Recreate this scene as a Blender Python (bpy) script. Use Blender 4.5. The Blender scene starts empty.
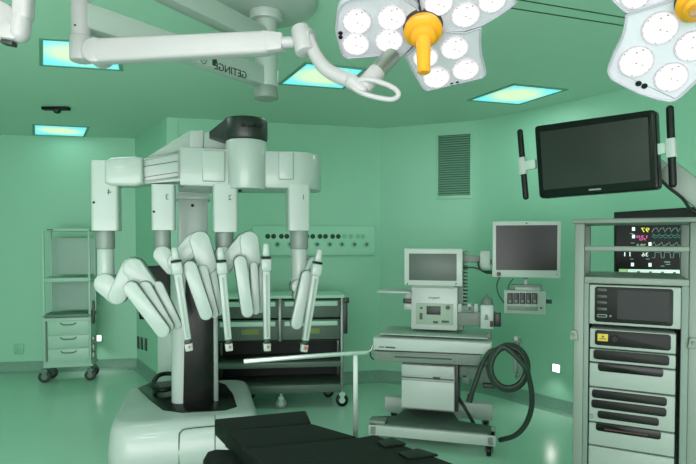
import bpy, bmesh, math, random
from mathutils import Vector, Matrix
random.seed(4)
C = bpy.context.scene.collection
SC = bpy.context.scene
R = math.radians
# ------------------------------------------------------------------ camera
FL, HOR, CH, HC = 541.0, 240.0, 1.6, 2.85
PIT = R(1.5)
YC = HOR + FL * math.tan(PIT)
cd = bpy.data.cameras.new('camera'); cam = bpy.data.objects.new('camera', cd); C.objects.link(cam)
cd.sensor_width = 36; cd.sensor_fit = 'HORIZONTAL'; cd.lens = FL / 696 * 36
cd.shift_y = (YC - 232) / 696; cd.clip_start = 0.05
cam.location = (0, 0, CH); cam.rotation_euler = (R(90) - PIT, 0, 0)
SC.camera = cam
CO = Vector((0, 0, CH)); FW = Vector((0, math.cos(PIT), -math.sin(PIT))); UP = Vector((0, math.sin(PIT), math.cos(PIT)))
def ray(px, py): return Vector((1, 0, 0)) * ((px - 348) / FL) + UP * ((YC - py) / FL) + FW
def at(px, py, Y):
    d = ray(px, py); return CO + d * (Y / d.y)
def onz(px, py, z):
    d = ray(px, py); return CO + d * ((z - CH) / d.z)
class Fr:
    """a thing's own frame: origin, rotation"""
    def __init__(s, loc, rz=0, M=None):
        s.M = M if M is not None else Matrix.Translation(Vector(loc)) @ Matrix.Rotation(rz, 4, 'Z')
        s.I = s.M.inverted()
    def l(s, w): return s.I @ Vector(w)
    def px(s, a, b, c, ax=1):
        o = s.I @ CO; d = (s.I.to_3x3() @ ray(a, b))
        return o + d * ((c - o[ax]) / d[ax])
    def z(s, a, b, c): return s.px(a, b, c, 2)
    def Y(s, a, b, Y): return s.l(at(a, b, Y))
# ------------------------------------------------------------------ materials
def lin(c):
    return tuple(((v / 255) / 12.92 if v / 255 <= .04045 else ((v / 255 + .055) / 1.055) ** 2.4) for v in c) + (1,)
MS = {}
def mat(name, rgb, rough=.5, metal=0, var=.04, scale=6, bump=0, emit=None, es=0, coat=0, spec=.5, trans=0):
    m = bpy.data.materials.new(name); m.use_nodes = True; n = m.node_tree.nodes; k = m.node_tree.links
    b = n['Principled BSDF']; c = lin(rgb)
    tc = n.new('ShaderNodeTexCoord'); nz = n.new('ShaderNodeTexNoise'); nz.inputs['Scale'].default_value = scale; nz.inputs['Detail'].default_value = 4
    k.new(tc.outputs['Object'], nz.inputs['Vector'])
    mx = n.new('ShaderNodeMix'); mx.data_type = 'RGBA'
    mx.inputs[6].default_value = tuple(v * (1 - var) for v in c[:3]) + (1,); mx.inputs[7].default_value = tuple(min(1, v * (1 + var)) for v in c[:3]) + (1,)
    k.new(nz.outputs['Fac'], mx.inputs[0]); k.new(mx.outputs[2], b.inputs['Base Color'])
    b.inputs['Roughness'].default_value = rough; b.inputs['Metallic'].default_value = metal
    b.inputs['Coat Weight'].default_value = coat; b.inputs['Specular IOR Level'].default_value = spec
    b.inputs['Transmission Weight'].default_value = trans
    if emit: b.inputs['Emission Color'].default_value = lin(emit); b.inputs['Emission Strength'].default_value = es
    if bump:
        bp = n.new('ShaderNodeBump'); bp.inputs['Strength'].default_value = bump; bp.inputs['Distance'].default_value = .01
        k.new(nz.outputs['Fac'], bp.inputs['Height']); k.new(bp.outputs['Normal'], b.inputs['Normal'])
    MS[name] = m; return m
WALLC = (149, 203, 176)
M_wall = mat('wall_paint', WALLC, .45, var=.02, scale=1.2)
M_ceil = mat('ceiling_paint', (188, 220, 202), .6, var=.03, scale=1.5)
M_floor = mat('vinyl_floor', (170, 213, 191), .22, var=.05, scale=3, spec=.5)
M_cove = mat('speckled_cove', (112, 152, 134), .5, var=.3, scale=70)
M_white = mat('white_plastic', (168, 176, 171), .35, var=.015)
M_white2 = mat('white_enamel', (187, 194, 190), .3, var=.01)
M_robot = mat('robot_shell', (180, 188, 184), .32, var=.015, coat=.2)
M_sleeve = mat('sleeve_metal', (138, 146, 142), .45, .1, var=.03)
M_panelb = mat('beige_control_panel', (158, 172, 158), .5)
M_rackw = mat('rack_unit_paint', (146, 155, 149), .45)
M_plate = mat('socket_panel_paint', (160, 212, 186), .35)
M_touch = mat('touch_glass', (30, 34, 33), .4, spec=.2)
M_scrg = mat('grey_screen', (84, 94, 89), .4)
M_arm = mat('lamp_arm_white', (182, 172, 177), .35)
M_mint = mat('mint_shell', (168, 186, 176), .4, var=.02)
M_grey = mat('grey_metal', (122, 136, 128), .38, .5, var=.05)
M_lgrey = mat('light_grey_paint', (121, 131, 123), .45, var=.03)
M_mgrey = mat('mid_grey_plastic', (112, 128, 120), .5, var=.03)
M_dgrey = mat('dark_grey_plastic', (38, 44, 41), .4, var=.06)
M_cap = mat('charcoal_cap', (34, 38, 36), .38, var=.04)
M_black = mat('black_plastic', (10, 14, 12), .45, var=.1, spec=.25)
M_gloss = mat('black_gloss', (10, 15, 12), .25, var=.05, spec=.25)
M_scr = mat('dark_screen', (26, 31, 29), .3, spec=.35, var=.05, scale=4)
M_scr2 = mat('unlit_screen', (32, 34, 32), .3, var=.08, scale=2)
M_cush = mat('black_cushion', (13, 20, 16), .7, spec=.2, var=.15, scale=40, bump=.05)
M_steel = mat('brushed_steel', (140, 150, 145), .45, .4, var=.04, scale=30)
M_chrome = mat('chrome_rail', (178, 186, 182), .35, .7)
M_cart = mat('trolley_olive', (78, 98, 86), .45, var=.06)
M_cartin = mat('trolley_dark_inside', (20, 30, 25), .7, var=.1)
M_cartl = mat('trolley_pale_top', (176, 212, 192), .4, var=.04)
M_trol = mat('pale_green_trolley', (160, 196, 178), .4, var=.03)
M_trold = mat('trolley_edge', (86, 118, 102), .45, var=.03)
M_frost = mat('frosted_back_panel', (132, 168, 152), .35, var=.05)
M_rub = mat('rubber_wheel', (40, 50, 45), .6, var=.1)
M_orange = mat('orange_handle', (240, 160, 30), .35, var=.03, emit=(230, 140, 20), es=0)
M_red = mat('red_cap', (196, 92, 84), .4)
M_yel = mat('yellow_label', (196, 170, 40), .5)
M_olive = mat('olive_label', (120, 140, 70), .6)
M_hose = mat('grey_rubber_hose', (50, 60, 54), .45, var=.1, scale=80, bump=.3)
M_groove = mat('dark_groove', (60, 84, 72), .7)
M_sock = mat('socket_hole', (14, 62, 46), .6)
M_soc2 = mat('pale_socket', (134, 186, 160), .4)
M_print = mat('grey_print', (70, 88, 80), .6)
M_lampb = mat('lamp_clear_cover', (203, 194, 207), .12, var=.01, coat=1)
M_tap = mat('text_lamp_lilac', (176, 168, 182), .4)
M_vent = mat('vent_slat', (112, 158, 136), .5, var=.05)
M_foot = mat('ribbed_mat', (84, 98, 90), .7, var=.15, scale=60, bump=.3)
M_socketw = mat('switch_plate', (128, 190, 160), .4)
M_red2 = mat('dark_red_print', (70, 34, 34), .5)
def emis(name, rgb, s):
    m = mat(name, rgb, .5, emit=rgb, es=s, var=0); m.node_tree.nodes['Principled BSDF'].inputs['Base Color'].default_value = (0.0, 0.0, 0.0, 1); return m
E_y = emis('yellow_digits', (235, 215, 70), .8); E_w = emis('white_digits', (220, 235, 228), .75); E_p = emis('pink_digits', (225, 90, 170), .7)
E_g = emis('trace_grey', (110, 140, 135), .6); E_t = emis('trace_teal', (60, 120, 115), .6); E_bar = emis('bar_pale', (205, 225, 215), .6); E_bg = emis('bar_green', (150, 190, 130), .6)
E_night = emis('night_light_glow', (255, 240, 240), 2.5)
def lens_mat():
    m = bpy.data.materials.new('led_lens'); m.use_nodes = True; n = m.node_tree.nodes; k = m.node_tree.links; b = n['Principled BSDF']
    b.inputs['Base Color'].default_value = (.12, .12, .12, 1); b.inputs['Roughness'].default_value = .3
    tc = n.new('ShaderNodeTexCoord'); mp = n.new('ShaderNodeMapping'); mp.inputs['Location'].default_value = (-1, -1, 0); mp.inputs['Scale'].default_value = (2, 2, 0)
    gr = n.new('ShaderNodeTexGradient'); gr.gradient_type = 'SPHERICAL'; k.new(tc.outputs['Generated'], mp.inputs[0]); k.new(mp.outputs[0], gr.inputs[0])
    cr = n.new('ShaderNodeValToRGB'); e = cr.color_ramp.elements; e[0].position = 0; e[0].color = (.45, .41, .46, 1); e[1].position = .5; e[1].color = (1.5, 1.47, 1.42, 1); x = e.new(.12); x.color = (.8, .77, .78, 1)
    k.new(gr.outputs['Fac'], cr.inputs[0])
    v = n.new('ShaderNodeTexVoronoi'); v.inputs['Scale'].default_value = 5.5; k.new(tc.outputs['Generated'], v.inputs['Vector'])
    c2 = n.new('ShaderNodeValToRGB'); q = c2.color_ramp.elements; q[0].position = .17; q[0].color = (.26, .17, .1, 1); q[1].position = .24; q[1].color = (1, 1, 1, 1)
    k.new(v.outputs['Distance'], c2.inputs[0])
    mx = n.new('ShaderNodeMix'); mx.data_type = 'RGBA'; mx.blend_type = 'MULTIPLY'; mx.inputs[0].default_value = 1; k.new(cr.outputs[0], mx.inputs[6]); k.new(c2.outputs[0], mx.inputs[7])
    k.new(mx.outputs[2], b.inputs['Emission Color']); b.inputs['Emission Strength'].default_value = .95
    return m
M_lens = lens_mat()
M_lensin = emis('led_bead', (255, 214, 160), .9)
def panel_mat():
    m = bpy.data.materials.new('ceiling_light_diffuser'); m.use_nodes = True; n = m.node_tree.nodes; k = m.node_tree.links; b = n['Principled BSDF']
    b.inputs['Base Color'].default_value = (.5, .6, .6, 1)
    tc = n.new('ShaderNodeTexCoord'); mp = n.new('ShaderNodeMapping'); mp.inputs['Scale'].default_value = (2.9, 3.3, 1)
    gr = n.new('ShaderNodeTexGradient'); gr.gradient_type = 'QUADRATIC_SPHERE'
    k.new(tc.outputs['Object'], mp.inputs[0]); k.new(mp.outputs[0], gr.inputs[0])
    cr = n.new('ShaderNodeValToRGB'); e = cr.color_ramp.elements
    e[0].position = 0; e[0].color = lin((84, 226, 240)); e[1].position = .3; e[1].color = lin((214, 232, 186))
    x = e.new(.05); x.color = lin((120, 226, 232)); x = e.new(.14); x.color = lin((170, 228, 206))
    k.new(gr.outputs['Fac'], cr.inputs[0]); k.new(cr.outputs[0], b.inputs['Emission Color']); b.inputs['Emission Strength'].default_value = .85
    return m
M_panel = panel_mat()
# ------------------------------------------------------------------ mesh builder
class MB:
    def __init__(s): s.b = bmesh.new()
    def _add(s, t, M=None):
        if M is not None: bmesh.ops.transform(t, matrix=M, verts=t.verts)
        me = bpy.data.meshes.new('t'); t.to_mesh(me); t.free(); s.b.from_mesh(me); bpy.data.meshes.remove(me); return s
    def hull8(s, v, bev=0, seg=2):
        t = bmesh.new(); vs = [t.verts.new(p) for p in v]
        for f in ((0, 1, 2, 3), (7, 6, 5, 4), (0, 4, 5, 1), (1, 5, 6, 2), (2, 6, 7, 3), (3, 7, 4, 0)): t.faces.new([vs[i] for i in f])
        bmesh.ops.recalc_face_normals(t, faces=t.faces)
        if bev: bmesh.ops.bevel(t, geom=t.edges[:], offset=bev, segments=seg, affect='EDGES', profile=.5, clamp_overlap=True)
        return s._add(t)
    def box(s, c, d, bev=0, seg=2, M=None):
        x, y, z = d[0] / 2, d[1] / 2, d[2] / 2; c = Vector(c)
        v = [(-x, -y, -z), (x, -y, -z), (x, y, -z), (-x, y, -z), (-x, -y, z), (x, -y, z), (x, y, z), (-x, y, z)]
        return s.hull8([c + (M @ Vector(p) if M is not None else Vector(p)) for p in v], bev, seg)
    def bb(s, x0, x1, y0, y1, z0, z1, bev=0, seg=2):
        return s.box(((x0 + x1) / 2, (y0 + y1) / 2, (z0 + z1) / 2), (abs(x1 - x0), abs(y1 - y0), abs(z1 - z0)), bev, seg)
    def beam(s, p0, p1, a, b, up=(0, 0, 1), bev=0, seg=2):
        p0, p1 = Vector(p0), Vector(p1); d = (p1 - p0).normalized(); u = Vector(up); sd = d.cross(u).normalized(); u = sd.cross(d)
        v = []
        for p, (w, h) in ((p0, a), (p1, b)):
            v += [p - sd * w / 2 - u * h / 2, p + sd * w / 2 - u * h / 2, p + sd * w / 2 + u * h / 2, p - sd * w / 2 + u * h / 2]
        return s.hull8(v, bev, seg)
    def prism(s, pts, ax, a, b, bev=0, seg=2):
        """pts: 2D polygon in the plane across axis ax ('x','y','z'), extruded a..b"""
        def mk(p, c): return {'z': (p[0], p[1], c), 'y': (p[0], c, p[1]), 'x': (c, p[0], p[1])}[ax]
        t = bmesh.new(); f = t.faces.new([t.verts.new(mk(p, a)) for p in pts])
        r = bmesh.ops.extrude_face_region(t, geom=[f]); vs = [g for g in r['geom'] if isinstance(g, bmesh.types.BMVert)]
        bmesh.ops.translate(t, verts=vs, vec=Vector(mk((0, 0), b - a)))
        bmesh.ops.recalc_face_normals(t, faces=t.faces)
        if bev:
            ed = [e for e in t.edges if abs({'x': e.verts[0].co.x - e.verts[1].co.x, 'y': e.verts[0].co.y - e.verts[1].co.y, 'z': e.verts[0].co.z - e.verts[1].co.z}[ax]) < 1e-6]
            bmesh.ops.bevel(t, geom=ed, offset=bev, segments=seg, affect='EDGES', profile=.5, clamp_overlap=True)
        return s._add(t)
    def loft(s, rings, closed=True, caps=True):
        t = bmesh.new(); rr = [[t.verts.new(p) for p in r] for r in rings]; n = len(rings[0])
        for i in range(len(rr) - 1):
            for j in range(n):
                t.faces.new((rr[i][j], rr[i][(j + 1) % n], rr[i + 1][(j + 1) % n], rr[i + 1][j]))
        if caps: t.faces.new(rr[0][::-1]); t.faces.new(rr[-1])
        bmesh.ops.recalc_face_normals(t, faces=t.faces); return s._add(t)
    def axis(s, p0, p1, prof, seg=24):
        """lathe: prof = [(t 0..1 along p0>p1, radius)]"""
        p0, p1 = Vector(p0), Vector(p1); d = p1 - p0; n = d.normalized()
        u = n.orthogonal().normalized(); v = n.cross(u)
        return s.loft([[p0 + d * t + (u * math.cos(a) + v * math.sin(a)) * max(r, 1e-4) for a in [2 * math.pi * i / seg for i in range(seg)]] for t, r in prof])
    def cyl(s, p0, p1, r, r1=None, seg=24, bev=0):
        r1 = r if r1 is None else r1; L = (Vector(p1) - Vector(p0)).length
        if not bev: return s.axis(p0, p1, [(0, r), (1, r1)], seg)
        b = bev / L; q = bev * .3
        return s.axis(p0, p1, [(0, r - bev), (b * .3, r - q), (b, r), (1 - b, r1), (1 - b * .3, r1 - q), (1, r1 - bev)], seg)
    def caps(s, p0, p1, r0, r1=None, seg=20, n=5):
        r1 = r0 if r1 is None else r1; p0, p1 = Vector(p0), Vector(p1); L = (p1 - p0).length
        pr = [(-r0 * math.cos(i * math.pi / 2 / n) / L, r0 * math.sin(i * math.pi / 2 / n)) for i in range(n + 1)]
        pr += [(1 + r1 * math.sin(i * math.pi / 2 / n) / L, r1 * math.cos(i * math.pi / 2 / n)) for i in range(n + 1)]
        return s.axis(p0, p1, pr, seg)
    def ball(s, c, r, sc=(1, 1, 1)):
        t = bmesh.new(); bmesh.ops.create_uvsphere(t, u_segments=24, v_segments=14, radius=r)
        return s._add(t, Matrix.Translation(Vector(c)) @ Matrix.Diagonal((*sc, 1)))
    def tube(s, pts, r, seg=10, sub=6, closed=False):
        P = [Vector(p) for p in pts]; Q = []
        n = len(P)
        for i in range(n if closed else n - 1):
            a, b, c, d = (P[(i - 1) % n], P[i], P[(i + 1) % n], P[(i + 2) % n]) if closed else (P[max(i - 1, 0)], P[i], P[i + 1], P[min(i + 2, n - 1)])
            for j in range(sub):
                t = j / sub
                Q.append(.5 * ((2 * b) + (c - a) * t + (2 * a - 5 * b + 4 * c - d) * t * t + (3 * b - a - 3 * c + d) * t ** 3))
        if not closed: Q.append(P[-1])
        u = None; rings = []; m = len(Q)
        for i, q in enumerate(Q):
            d = ((Q[(i + 1) % m] - Q[i - 1]) if closed else (Q[min(i + 1, m - 1)] - Q[max(i - 1, 0)])).normalized()
            u = (d.orthogonal() if u is None else (u - d * u.dot(d))).normalized(); v = d.cross(u)
            rings.append([q + (u * math.cos(2 * math.pi * k / seg) + v * math.sin(2 * math.pi * k / seg)) * r for k in range(seg)])
        if closed: rings.append(rings[0]); return s.loft(rings, caps=False)
        return s.loft(rings)
    def link(s, p0, p1, r0, r1, y0, y1, bev=.006):
        """rounded-end link: stadium outline in the local XZ plane, extruded y0..y1"""
        a = Vector((p0[0], p0[2])); b = Vector((p1[0], p1[2])); an = math.atan2((b - a).y, (b - a).x); pts = []
        for i in range(9): t = an + math.pi / 2 + math.pi * i / 8; pts.append((a.x + r0 * math.cos(t), a.y + r0 * math.sin(t)))
        for i in range(9): t = an - math.pi / 2 + math.pi * i / 8; pts.append((b.x + r1 * math.cos(t), b.y + r1 * math.sin(t)))
        return s.prism(pts, 'y', y0, y1, bev)
    def build(s, name, m, parent=None, fr=None, ang=38):
        me = bpy.data.meshes.new(name); bmesh.ops.remove_doubles(s.b, verts=s.b.verts, dist=1e-5); s.b.to_mesh(me); s.b.free()
        me.materials.append(m); me.shade_smooth(); me.set_sharp_from_angle(angle=R(ang))
        o = bpy.data.objects.new(name, me); C.objects.link(o)
        if parent is not None: o.parent = parent
        elif fr is not None: o.matrix_world = fr.M
        return o
def rrect(x0, x1, z0, z1, r, n=4):
    pts = []
    for cx, cz, a0 in ((x1 - r, z1 - r, 0), (x0 + r, z1 - r, 90), (x0 + r, z0 + r, 180), (x1 - r, z0 + r, 270)):
        for i in range(n + 1): t = R(a0 + 90 * i / n); pts.append((cx + r * math.cos(t), cz + r * math.sin(t)))
    return pts
def thing(name, fr, label, cat, group=None):
    o = bpy.data.objects.new(name, None); C.objects.link(o); o.empty_display_size = .1; o.matrix_world = fr.M
    o['label'] = label; o['category'] = cat; o['kind'] = 'thing'
    if group: o['group'] = group
    return o
def tag(o, label, cat, group=None):
    o['label'] = label; o['category'] = cat; o['kind'] = 'thing'
    if group: o['group'] = group
    return o
def struct(o): o['kind'] = 'structure'; return o
def lab(o, t): o['label'] = t; return o
def quad(fr, y, *pts):
    """image points > polygon (x,z) on local plane y"""
    return [(lambda v: (v.x, v.z))(fr.px(a, b, y)) for a, b in pts]
def writing(s, name, m, parent, origin, U, V, size, mirror=True, depth=.0008, width=None):
    """lettering as a thin mesh; U = reading direction on the surface, V = up"""
    cu = bpy.data.curves.new(name, 'FONT'); cu.body = s; cu.align_x = 'CENTER'; cu.align_y = 'CENTER'; cu.size = 1; cu.extrude = .02; cu.resolution_u = 3
    tmp = bpy.data.objects.new('tmp', cu); C.objects.link(tmp); bpy.context.view_layer.update()
    me = bpy.data.meshes.new_from_object(tmp); bpy.data.objects.remove(tmp); bpy.data.curves.remove(cu)
    me.name = name; U = Vector(U).normalized(); V = Vector(V).normalized(); N = U.cross(V)
    xs = [v.co.x for v in me.vertices]; w = max(xs) - min(xs); sx = size if width is None else width / w
    for v in me.vertices:
        x, y, z = v.co; v.co = Vector(origin) + U * (x * sx * (-1 if mirror else 1)) + V * (y * size) + N * (z / .02 * depth)
    if mirror: me.flip_normals()
    me.materials.clear(); me.materials.append(m)
    o = bpy.data.objects.new(name, me); C.objects.link(o); o.parent = parent; return o
def caster(parent, x, y, r, w, mh, mw, hub=.02, z=0, side=False):
    """swivel caster: fork housing > wheel; side = rolling sideways"""
    q = (lambda a, b: (a, b)) if not side else (lambda a, b: (b, a))
    h = MB(); a, b = q(w * .8, r * .5); h.bb(x - a, x + a, y - b, y + b, z + r * 1.7, z + r * 2.3, .004).cyl((x, y, z + r * 2.2), (x, y, z + r * 2.9), .012)
    for s in (-1, 1):
        cx, cy = q(s * w * .72, 0); a, b = q(.003, r * .3); h.bb(x + cx - a, x + cx + a, y + cy - b, y + cy + b, z + r * .8, z + r * 1.8)
    h = h.build('caster', mh, parent); a, b = q(w / 2, 0); c, d = q(w * .56, 0)
    wh = MB().cyl((x - a, y - b, z + r), (x + a, y + b, z + r), r, bev=.005).build('wheel', mw, h)
    MB().cyl((x - c, y - d, z + r), (x + c, y + d, z + r), r * .5, seg=16).build('hub', mh, h)
    return h
# ------------------------------------------------------------------ room
poly = [(-5.2, 6.33), (-2.62, 6.68), (-1.85, 5.55), (.36, 6.08), (1.43, 5.66), (2.72, 3.95), (3.6, 2.6), (3.6, -3.6), (-5.2, -3.6)]
struct(MB().prism(poly, 'z', -.1, 0).build('floor', M_floor))
struct(MB().prism(poly, 'z', HC, HC + .1).build('ceiling', M_ceil))
names = ['wall_back_left', 'wall_angled', 'wall_back', 'wall_back_right', 'wall_right_diagonal', 'wall_right_far', 'wall_right', None, 'wall_left']
def wallpt(i, t, off=0, z=0):
    a, b = Vector(poly[i]), Vector(poly[(i + 1) % len(poly)]); n = Vector(((b - a).y, -(b - a).x)).normalized()
    p = a + (b - a) * t + n * off; return Vector((p.x, p.y, z))
for i, nm in enumerate(names):
    if nm is None: continue
    a, b = Vector(poly[i]), Vector(poly[(i + 1) % len(poly)]); d = (b - a).normalized(); n = Vector((-d.y, d.x))
    q = [a, b, b + n * .1 + d * .05, a + n * .1 - d * .05]
    if i == 3: b = b - d * .14; q[1] = b; q[2] = b + n * .1
    if i == 4: a = a + d * .3; q[0] = a; q[3] = a + n * .1
    struct(MB().prism([tuple(v) for v in q], 'z', 0, HC).build(nm, M_wall))
    # coved skirting following the floor
    t = MB(); prof = [(0, 0), (.045, 0), (.02, .012), (.008, .03), (.006, .13), (0, .132)]
    ins = -n
    rings = []
    for p, e in ((a, 1), (b, -1)):
        rings.append([(p.x + ins.x * o_ + d.x * e * o_ * .3, p.y + ins.y * o_ + d.y * e * o_ * .3, z_) for o_, z_ in prof])
    t.loft(rings); struct(t.build(nm.replace('wall', 'baseboard'), M_cove))
V_ = Vector(poly[4]); A_ = V_ + (Vector(poly[3]) - V_).normalized() * .14; B_ = V_ + (Vector(poly[5]) - V_).normalized() * .3
arc = [A_ * (1 - t) ** 2 + V_ * 2 * t * (1 - t) + B_ * t * t for t in [k_ / 10 for k_ in range(11)]]
out = [p + (p - Vector((0, 3.5))).normalized() * .1 for p in arc]
struct(MB().prism([tuple(v) for v in arc + out[::-1]], 'z', 0, HC).build('wall_back_right_curve', M_wall))
arc = [A_ - (A_ - V_).normalized() * -.02] + arc[1:-1] + [B_ - (B_ - V_).normalized() * -.02]
rings = [[(p.x + m_.x * o_, p.y + m_.y * o_, z_) for o_, z_ in ((0, 0), (.045, 0), (.02, .012), (.008, .03), (.006, .13), (0, .132))] for p, m_ in [(p, (Vector((0, 3.5)) - p).normalized()) for p in arc]]
struct(MB().loft(rings).build('baseboard_back_right_curve', M_cove))
# jointing strips across the ceiling
for j, (p, q) in enumerate((((506, 7), (640, 28)), ((516, -1), (640, 20)))):
    a, b = onz(*p, HC), onz(*q, HC); d = (b - a).normalized(); a -= d * .4; b += d * .8
    struct(MB().beam(a, b, (.008, .006), (.008, .006)).build('trim_%d' % (j + 1), M_groove))
def wallframe(i, px):
    """frame on wall i at image column px: local -y looks into the room"""
    a, b = Vector(poly[i]), Vector(poly[i + 1]); d = b - a; r = (px - 348) / FL
    t = (r * a.y - a.x) / (d.x - r * d.y); p = a + d * t
    return Fr((p.x, p.y, 0), math.atan2(d.y, d.x))
# ---- ceiling lights
def ceiling_light(label, *p):
    v = [onz(a, b, HC) for a, b in p]; c = sum(v, Vector()) / 4; d = (v[1] - v[0]).normalized() + (v[2] - v[3]).normalized()
    fr = Fr((c.x, c.y, HC), math.atan2(d.y, d.x)); e = thing('ceiling_light', fr, label, 'ceiling light', 'square recessed ceiling lights')
    q = [fr.l(w) for w in v]; o = [w * 1.1 for w in q]
    f = MB()
    for i in range(4):
        a, b, g, h = q[i], q[(i + 1) % 4], o[(i + 1) % 4], o[i]; f.prism([(a.x, a.y), (b.x, b.y), (g.x, g.y), (h.x, h.y)], 'z', -.008, 0)
    f.build('frame', M_vent, e)
    MB().prism([(w.x, w.y) for w in q], 'z', -.004, 0).build('diffuser', M_panel, e)
    return e
ceiling_light('cyan glowing ceiling panel partly hidden behind the white lamp arm at upper left', (43, 39), (113, 43), (119.5, 69), (43, 64))
ceiling_light('small far ceiling panel above the pale shelf trolley', (35, 124.5), (87, 127), (83, 136), (35, 134))
ceiling_light('ceiling panel between the ceiling spindle and the lamp with orange handle', (307, 63), (363, 69), (342, 87.5), (282, 83))
ceiling_light('diamond-looking ceiling panel right of the wall vent grille', (514, 84.5), (563.5, 89.5), (519, 103.5), (471, 99.5))
# ---- black sensor on the ceiling
fr = Fr(onz(56, 107, HC)); e = thing('ceiling_sensor', fr, 'small black bar-shaped sensor on the ceiling above the far light panel', 'sensor')
MB().bb(-.125, .125, -.03, .03, -.03, 0, .006).build('housing', M_black, e); MB().ball((0.01, 0, -.035), .035, (1, 1, .8)).build('dome', M_dgrey, e)
# ---- vent grille
fr = wallframe(3, 454); e = thing('vent_grille', fr, 'tall rectangular louvred vent grille high on the green wall', 'vent grille')
p, q = fr.px(438.5, 136, 0), fr.px(470, 195, 0)
f = MB()
for x0, x1, z0, z1 in ((p.x - .02, q.x + .02, p.z, p.z + .02), (p.x - .02, q.x + .02, q.z - .035, q.z), (p.x - .02, p.x, q.z, p.z), (q.x, q.x + .02, q.z, p.z)): f.bb(x0, x1, -.012, 0, z0, z1, .002)
f.build('frame', M_wall, e)
s = MB(); n = 26
for i in range(n):
    z = q.z + (p.z - q.z) * (i + .5) / n
    s.hull8([(p.x, -.012, z - .008), (q.x, -.012, z - .008), (q.x, -.001, z + .006), (p.x, -.001, z + .006), (p.x, -.012, z - .004), (q.x, -.012, z - .004), (q.x, -.001, z + .01), (p.x, -.001, z + .01)])
s.build('louvres', M_vent, e); MB().bb(p.x, q.x, -.002, 0, q.z, p.z).build('backing', M_groove, e)
# ---- medical socket panel
fr = wallframe(2, 318); e = thing('socket_panel', fr, 'long green wall panel with two rows of sockets behind the robot arms', 'socket panel')
p, q = fr.px(252, 225.5, 0), fr.px(374.5, 255, 0)
MB().prism(rrect(p.x, q.x, q.z, p.z, .03), 'y', -.035, 0, .008).build('plate', M_plate, e)
for i, x in enumerate((267.7, 273.6, 281.4, 286.8, 307, 312.7, 320, 325.5, 332.6, 338.3, 344.5, 350.7, 357.7, 362.8)):
    v = fr.px(x, 236.3 + (x - 267) * .002, -.035); m = M_sock if i < 10 else M_soc2
    MB().cyl((v.x, -.038, v.z), (v.x, -.034, v.z), .0265, seg=16).build('socket', m, e)
for x in (277.3, 290, 304, 317, 329.5, 341.7, 354.2, 366.3):
    v = fr.px(x, 244.3, -.035); o = MB().cyl((v.x, -.05, v.z), (v.x, -.034, v.z), .03, bev=.004, seg=16).build('gas_outlet', M_soc2, e)
    MB().cyl((v.x, -.056, v.z), (v.x, -.05, v.z), .014, seg=12).build('valve', M_groove, o)
# ---- switch plate low left, slit sockets on the angled wall
fr = wallframe(0, 19); p, q = fr.px(14, 344, 0), fr.px(24, 354, 0)
e = thing('wall_plate', fr, 'square blank wall plate low on the wall left of the shelf trolley', 'wall plate')
MB().bb(p.x, q.x, -.012, 0, q.z, p.z, .004).build('plate', M_socketw, e)
fr = wallframe(1, 142); nm = ['first dark slit socket from the room corner, behind the robot', 'middle one of the three dark slit sockets behind the robot', 'third dark slit socket from the corner, nearest the robot']
for i, x in enumerate((138.7, 142.3, 146.3)):
    f2 = wallframe(1, x); p, q = f2.px(x - .9, 336 + i, 0), f2.px(x + .9, 349 + i, 0)
    tag(MB().bb(p.x, q.x, -.012, 0, q.z, p.z, .002).build('slit_socket', M_dgrey, None, f2), nm[i], 'wall socket', 'slit sockets on the angled wall')
# ---- night lights
for i, x, y, label in ((0, 98.5, 338, 'small glowing pinkish night light on the wall beside the shelf trolley'), (4, 557, 368, 'small glowing white night light on the wall left of the equipment rack')):
    fr = wallframe(i, x); e = thing('night_light', fr, label, 'night light', 'wall night lights')
    v = fr.px(x, y, 0); h = .034
    MB().bb(v.x - h - .012, v.x + h + .012, -.012, 0, v.z - h - .012, v.z + h + .012, .003).build('plate', M_wall, e)
    MB().bb(v.x - h, v.x + h, -.018, -.011, v.z - h, v.z + h, .002).build('glowing_window', E_night, e)
    ld = bpy.data.lights.new('night_light_beam', 'SPOT'); ld.energy = 2.2; ld.spot_size = R(120); ld.spot_blend = .6; ld.shadow_soft_size = .03
    ld.color = (1, .93, .93); lo = bpy.data.objects.new('night_light_beam', ld); C.objects.link(lo)
    lo.matrix_world = fr.M @ Matrix.Translation((v.x, -.09, v.z)) @ Matrix.Rotation(R(-20), 4, 'X')
# ------------------------------------------------------------------ pale shelf trolley (left)
fr = Fr((at(67, 372, 6.05).x, 6.05, 0), R(13))
e = thing('shelf_trolley', fr, 'tall pale green trolley with open shelves and three drawers on black casters', 'trolley')
X = lambda a, b: fr.px(a, b, 0)
x0, x1 = X(42.5, 300).x, X(90.5, 300).x; zt = X(60, 231).z; zd = X(60, 318).z; zb = X(60, 364).z; D = .3
f = MB()
for x in (x0, x1 - .022):
    for y in (0, D - .022): f.bb(x, x + .022, y, y + .022, zb, zt, .003)
f.build('upright_frame', M_trol, e)
MB().bb(x0, x1, 0, D, zt, zt + .03, .006).build('top_shelf', M_trol, e)
MB().bb(x0 - .005, x1 + .005, -.01, D, X(60, 282).z, X(60, 278).z, .005).build('shelf', M_trol, e)
MB().bb(x0, x1, 0, D, X(60, 318).z, X(60, 314.5).z, .004).build('shelf', M_trold, e)
for a, b in ((238, 276), (284, 313)): MB().bb(x0 + .022, x1 - .022, D - .015, D - .01, X(60, b).z, X(60, a).z).build('back_panel', M_frost, e)
MB().bb(x0, x1, .01, D, zb - .02, zd - .002, .004).build('drawer_body', M_trol, e)
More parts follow.
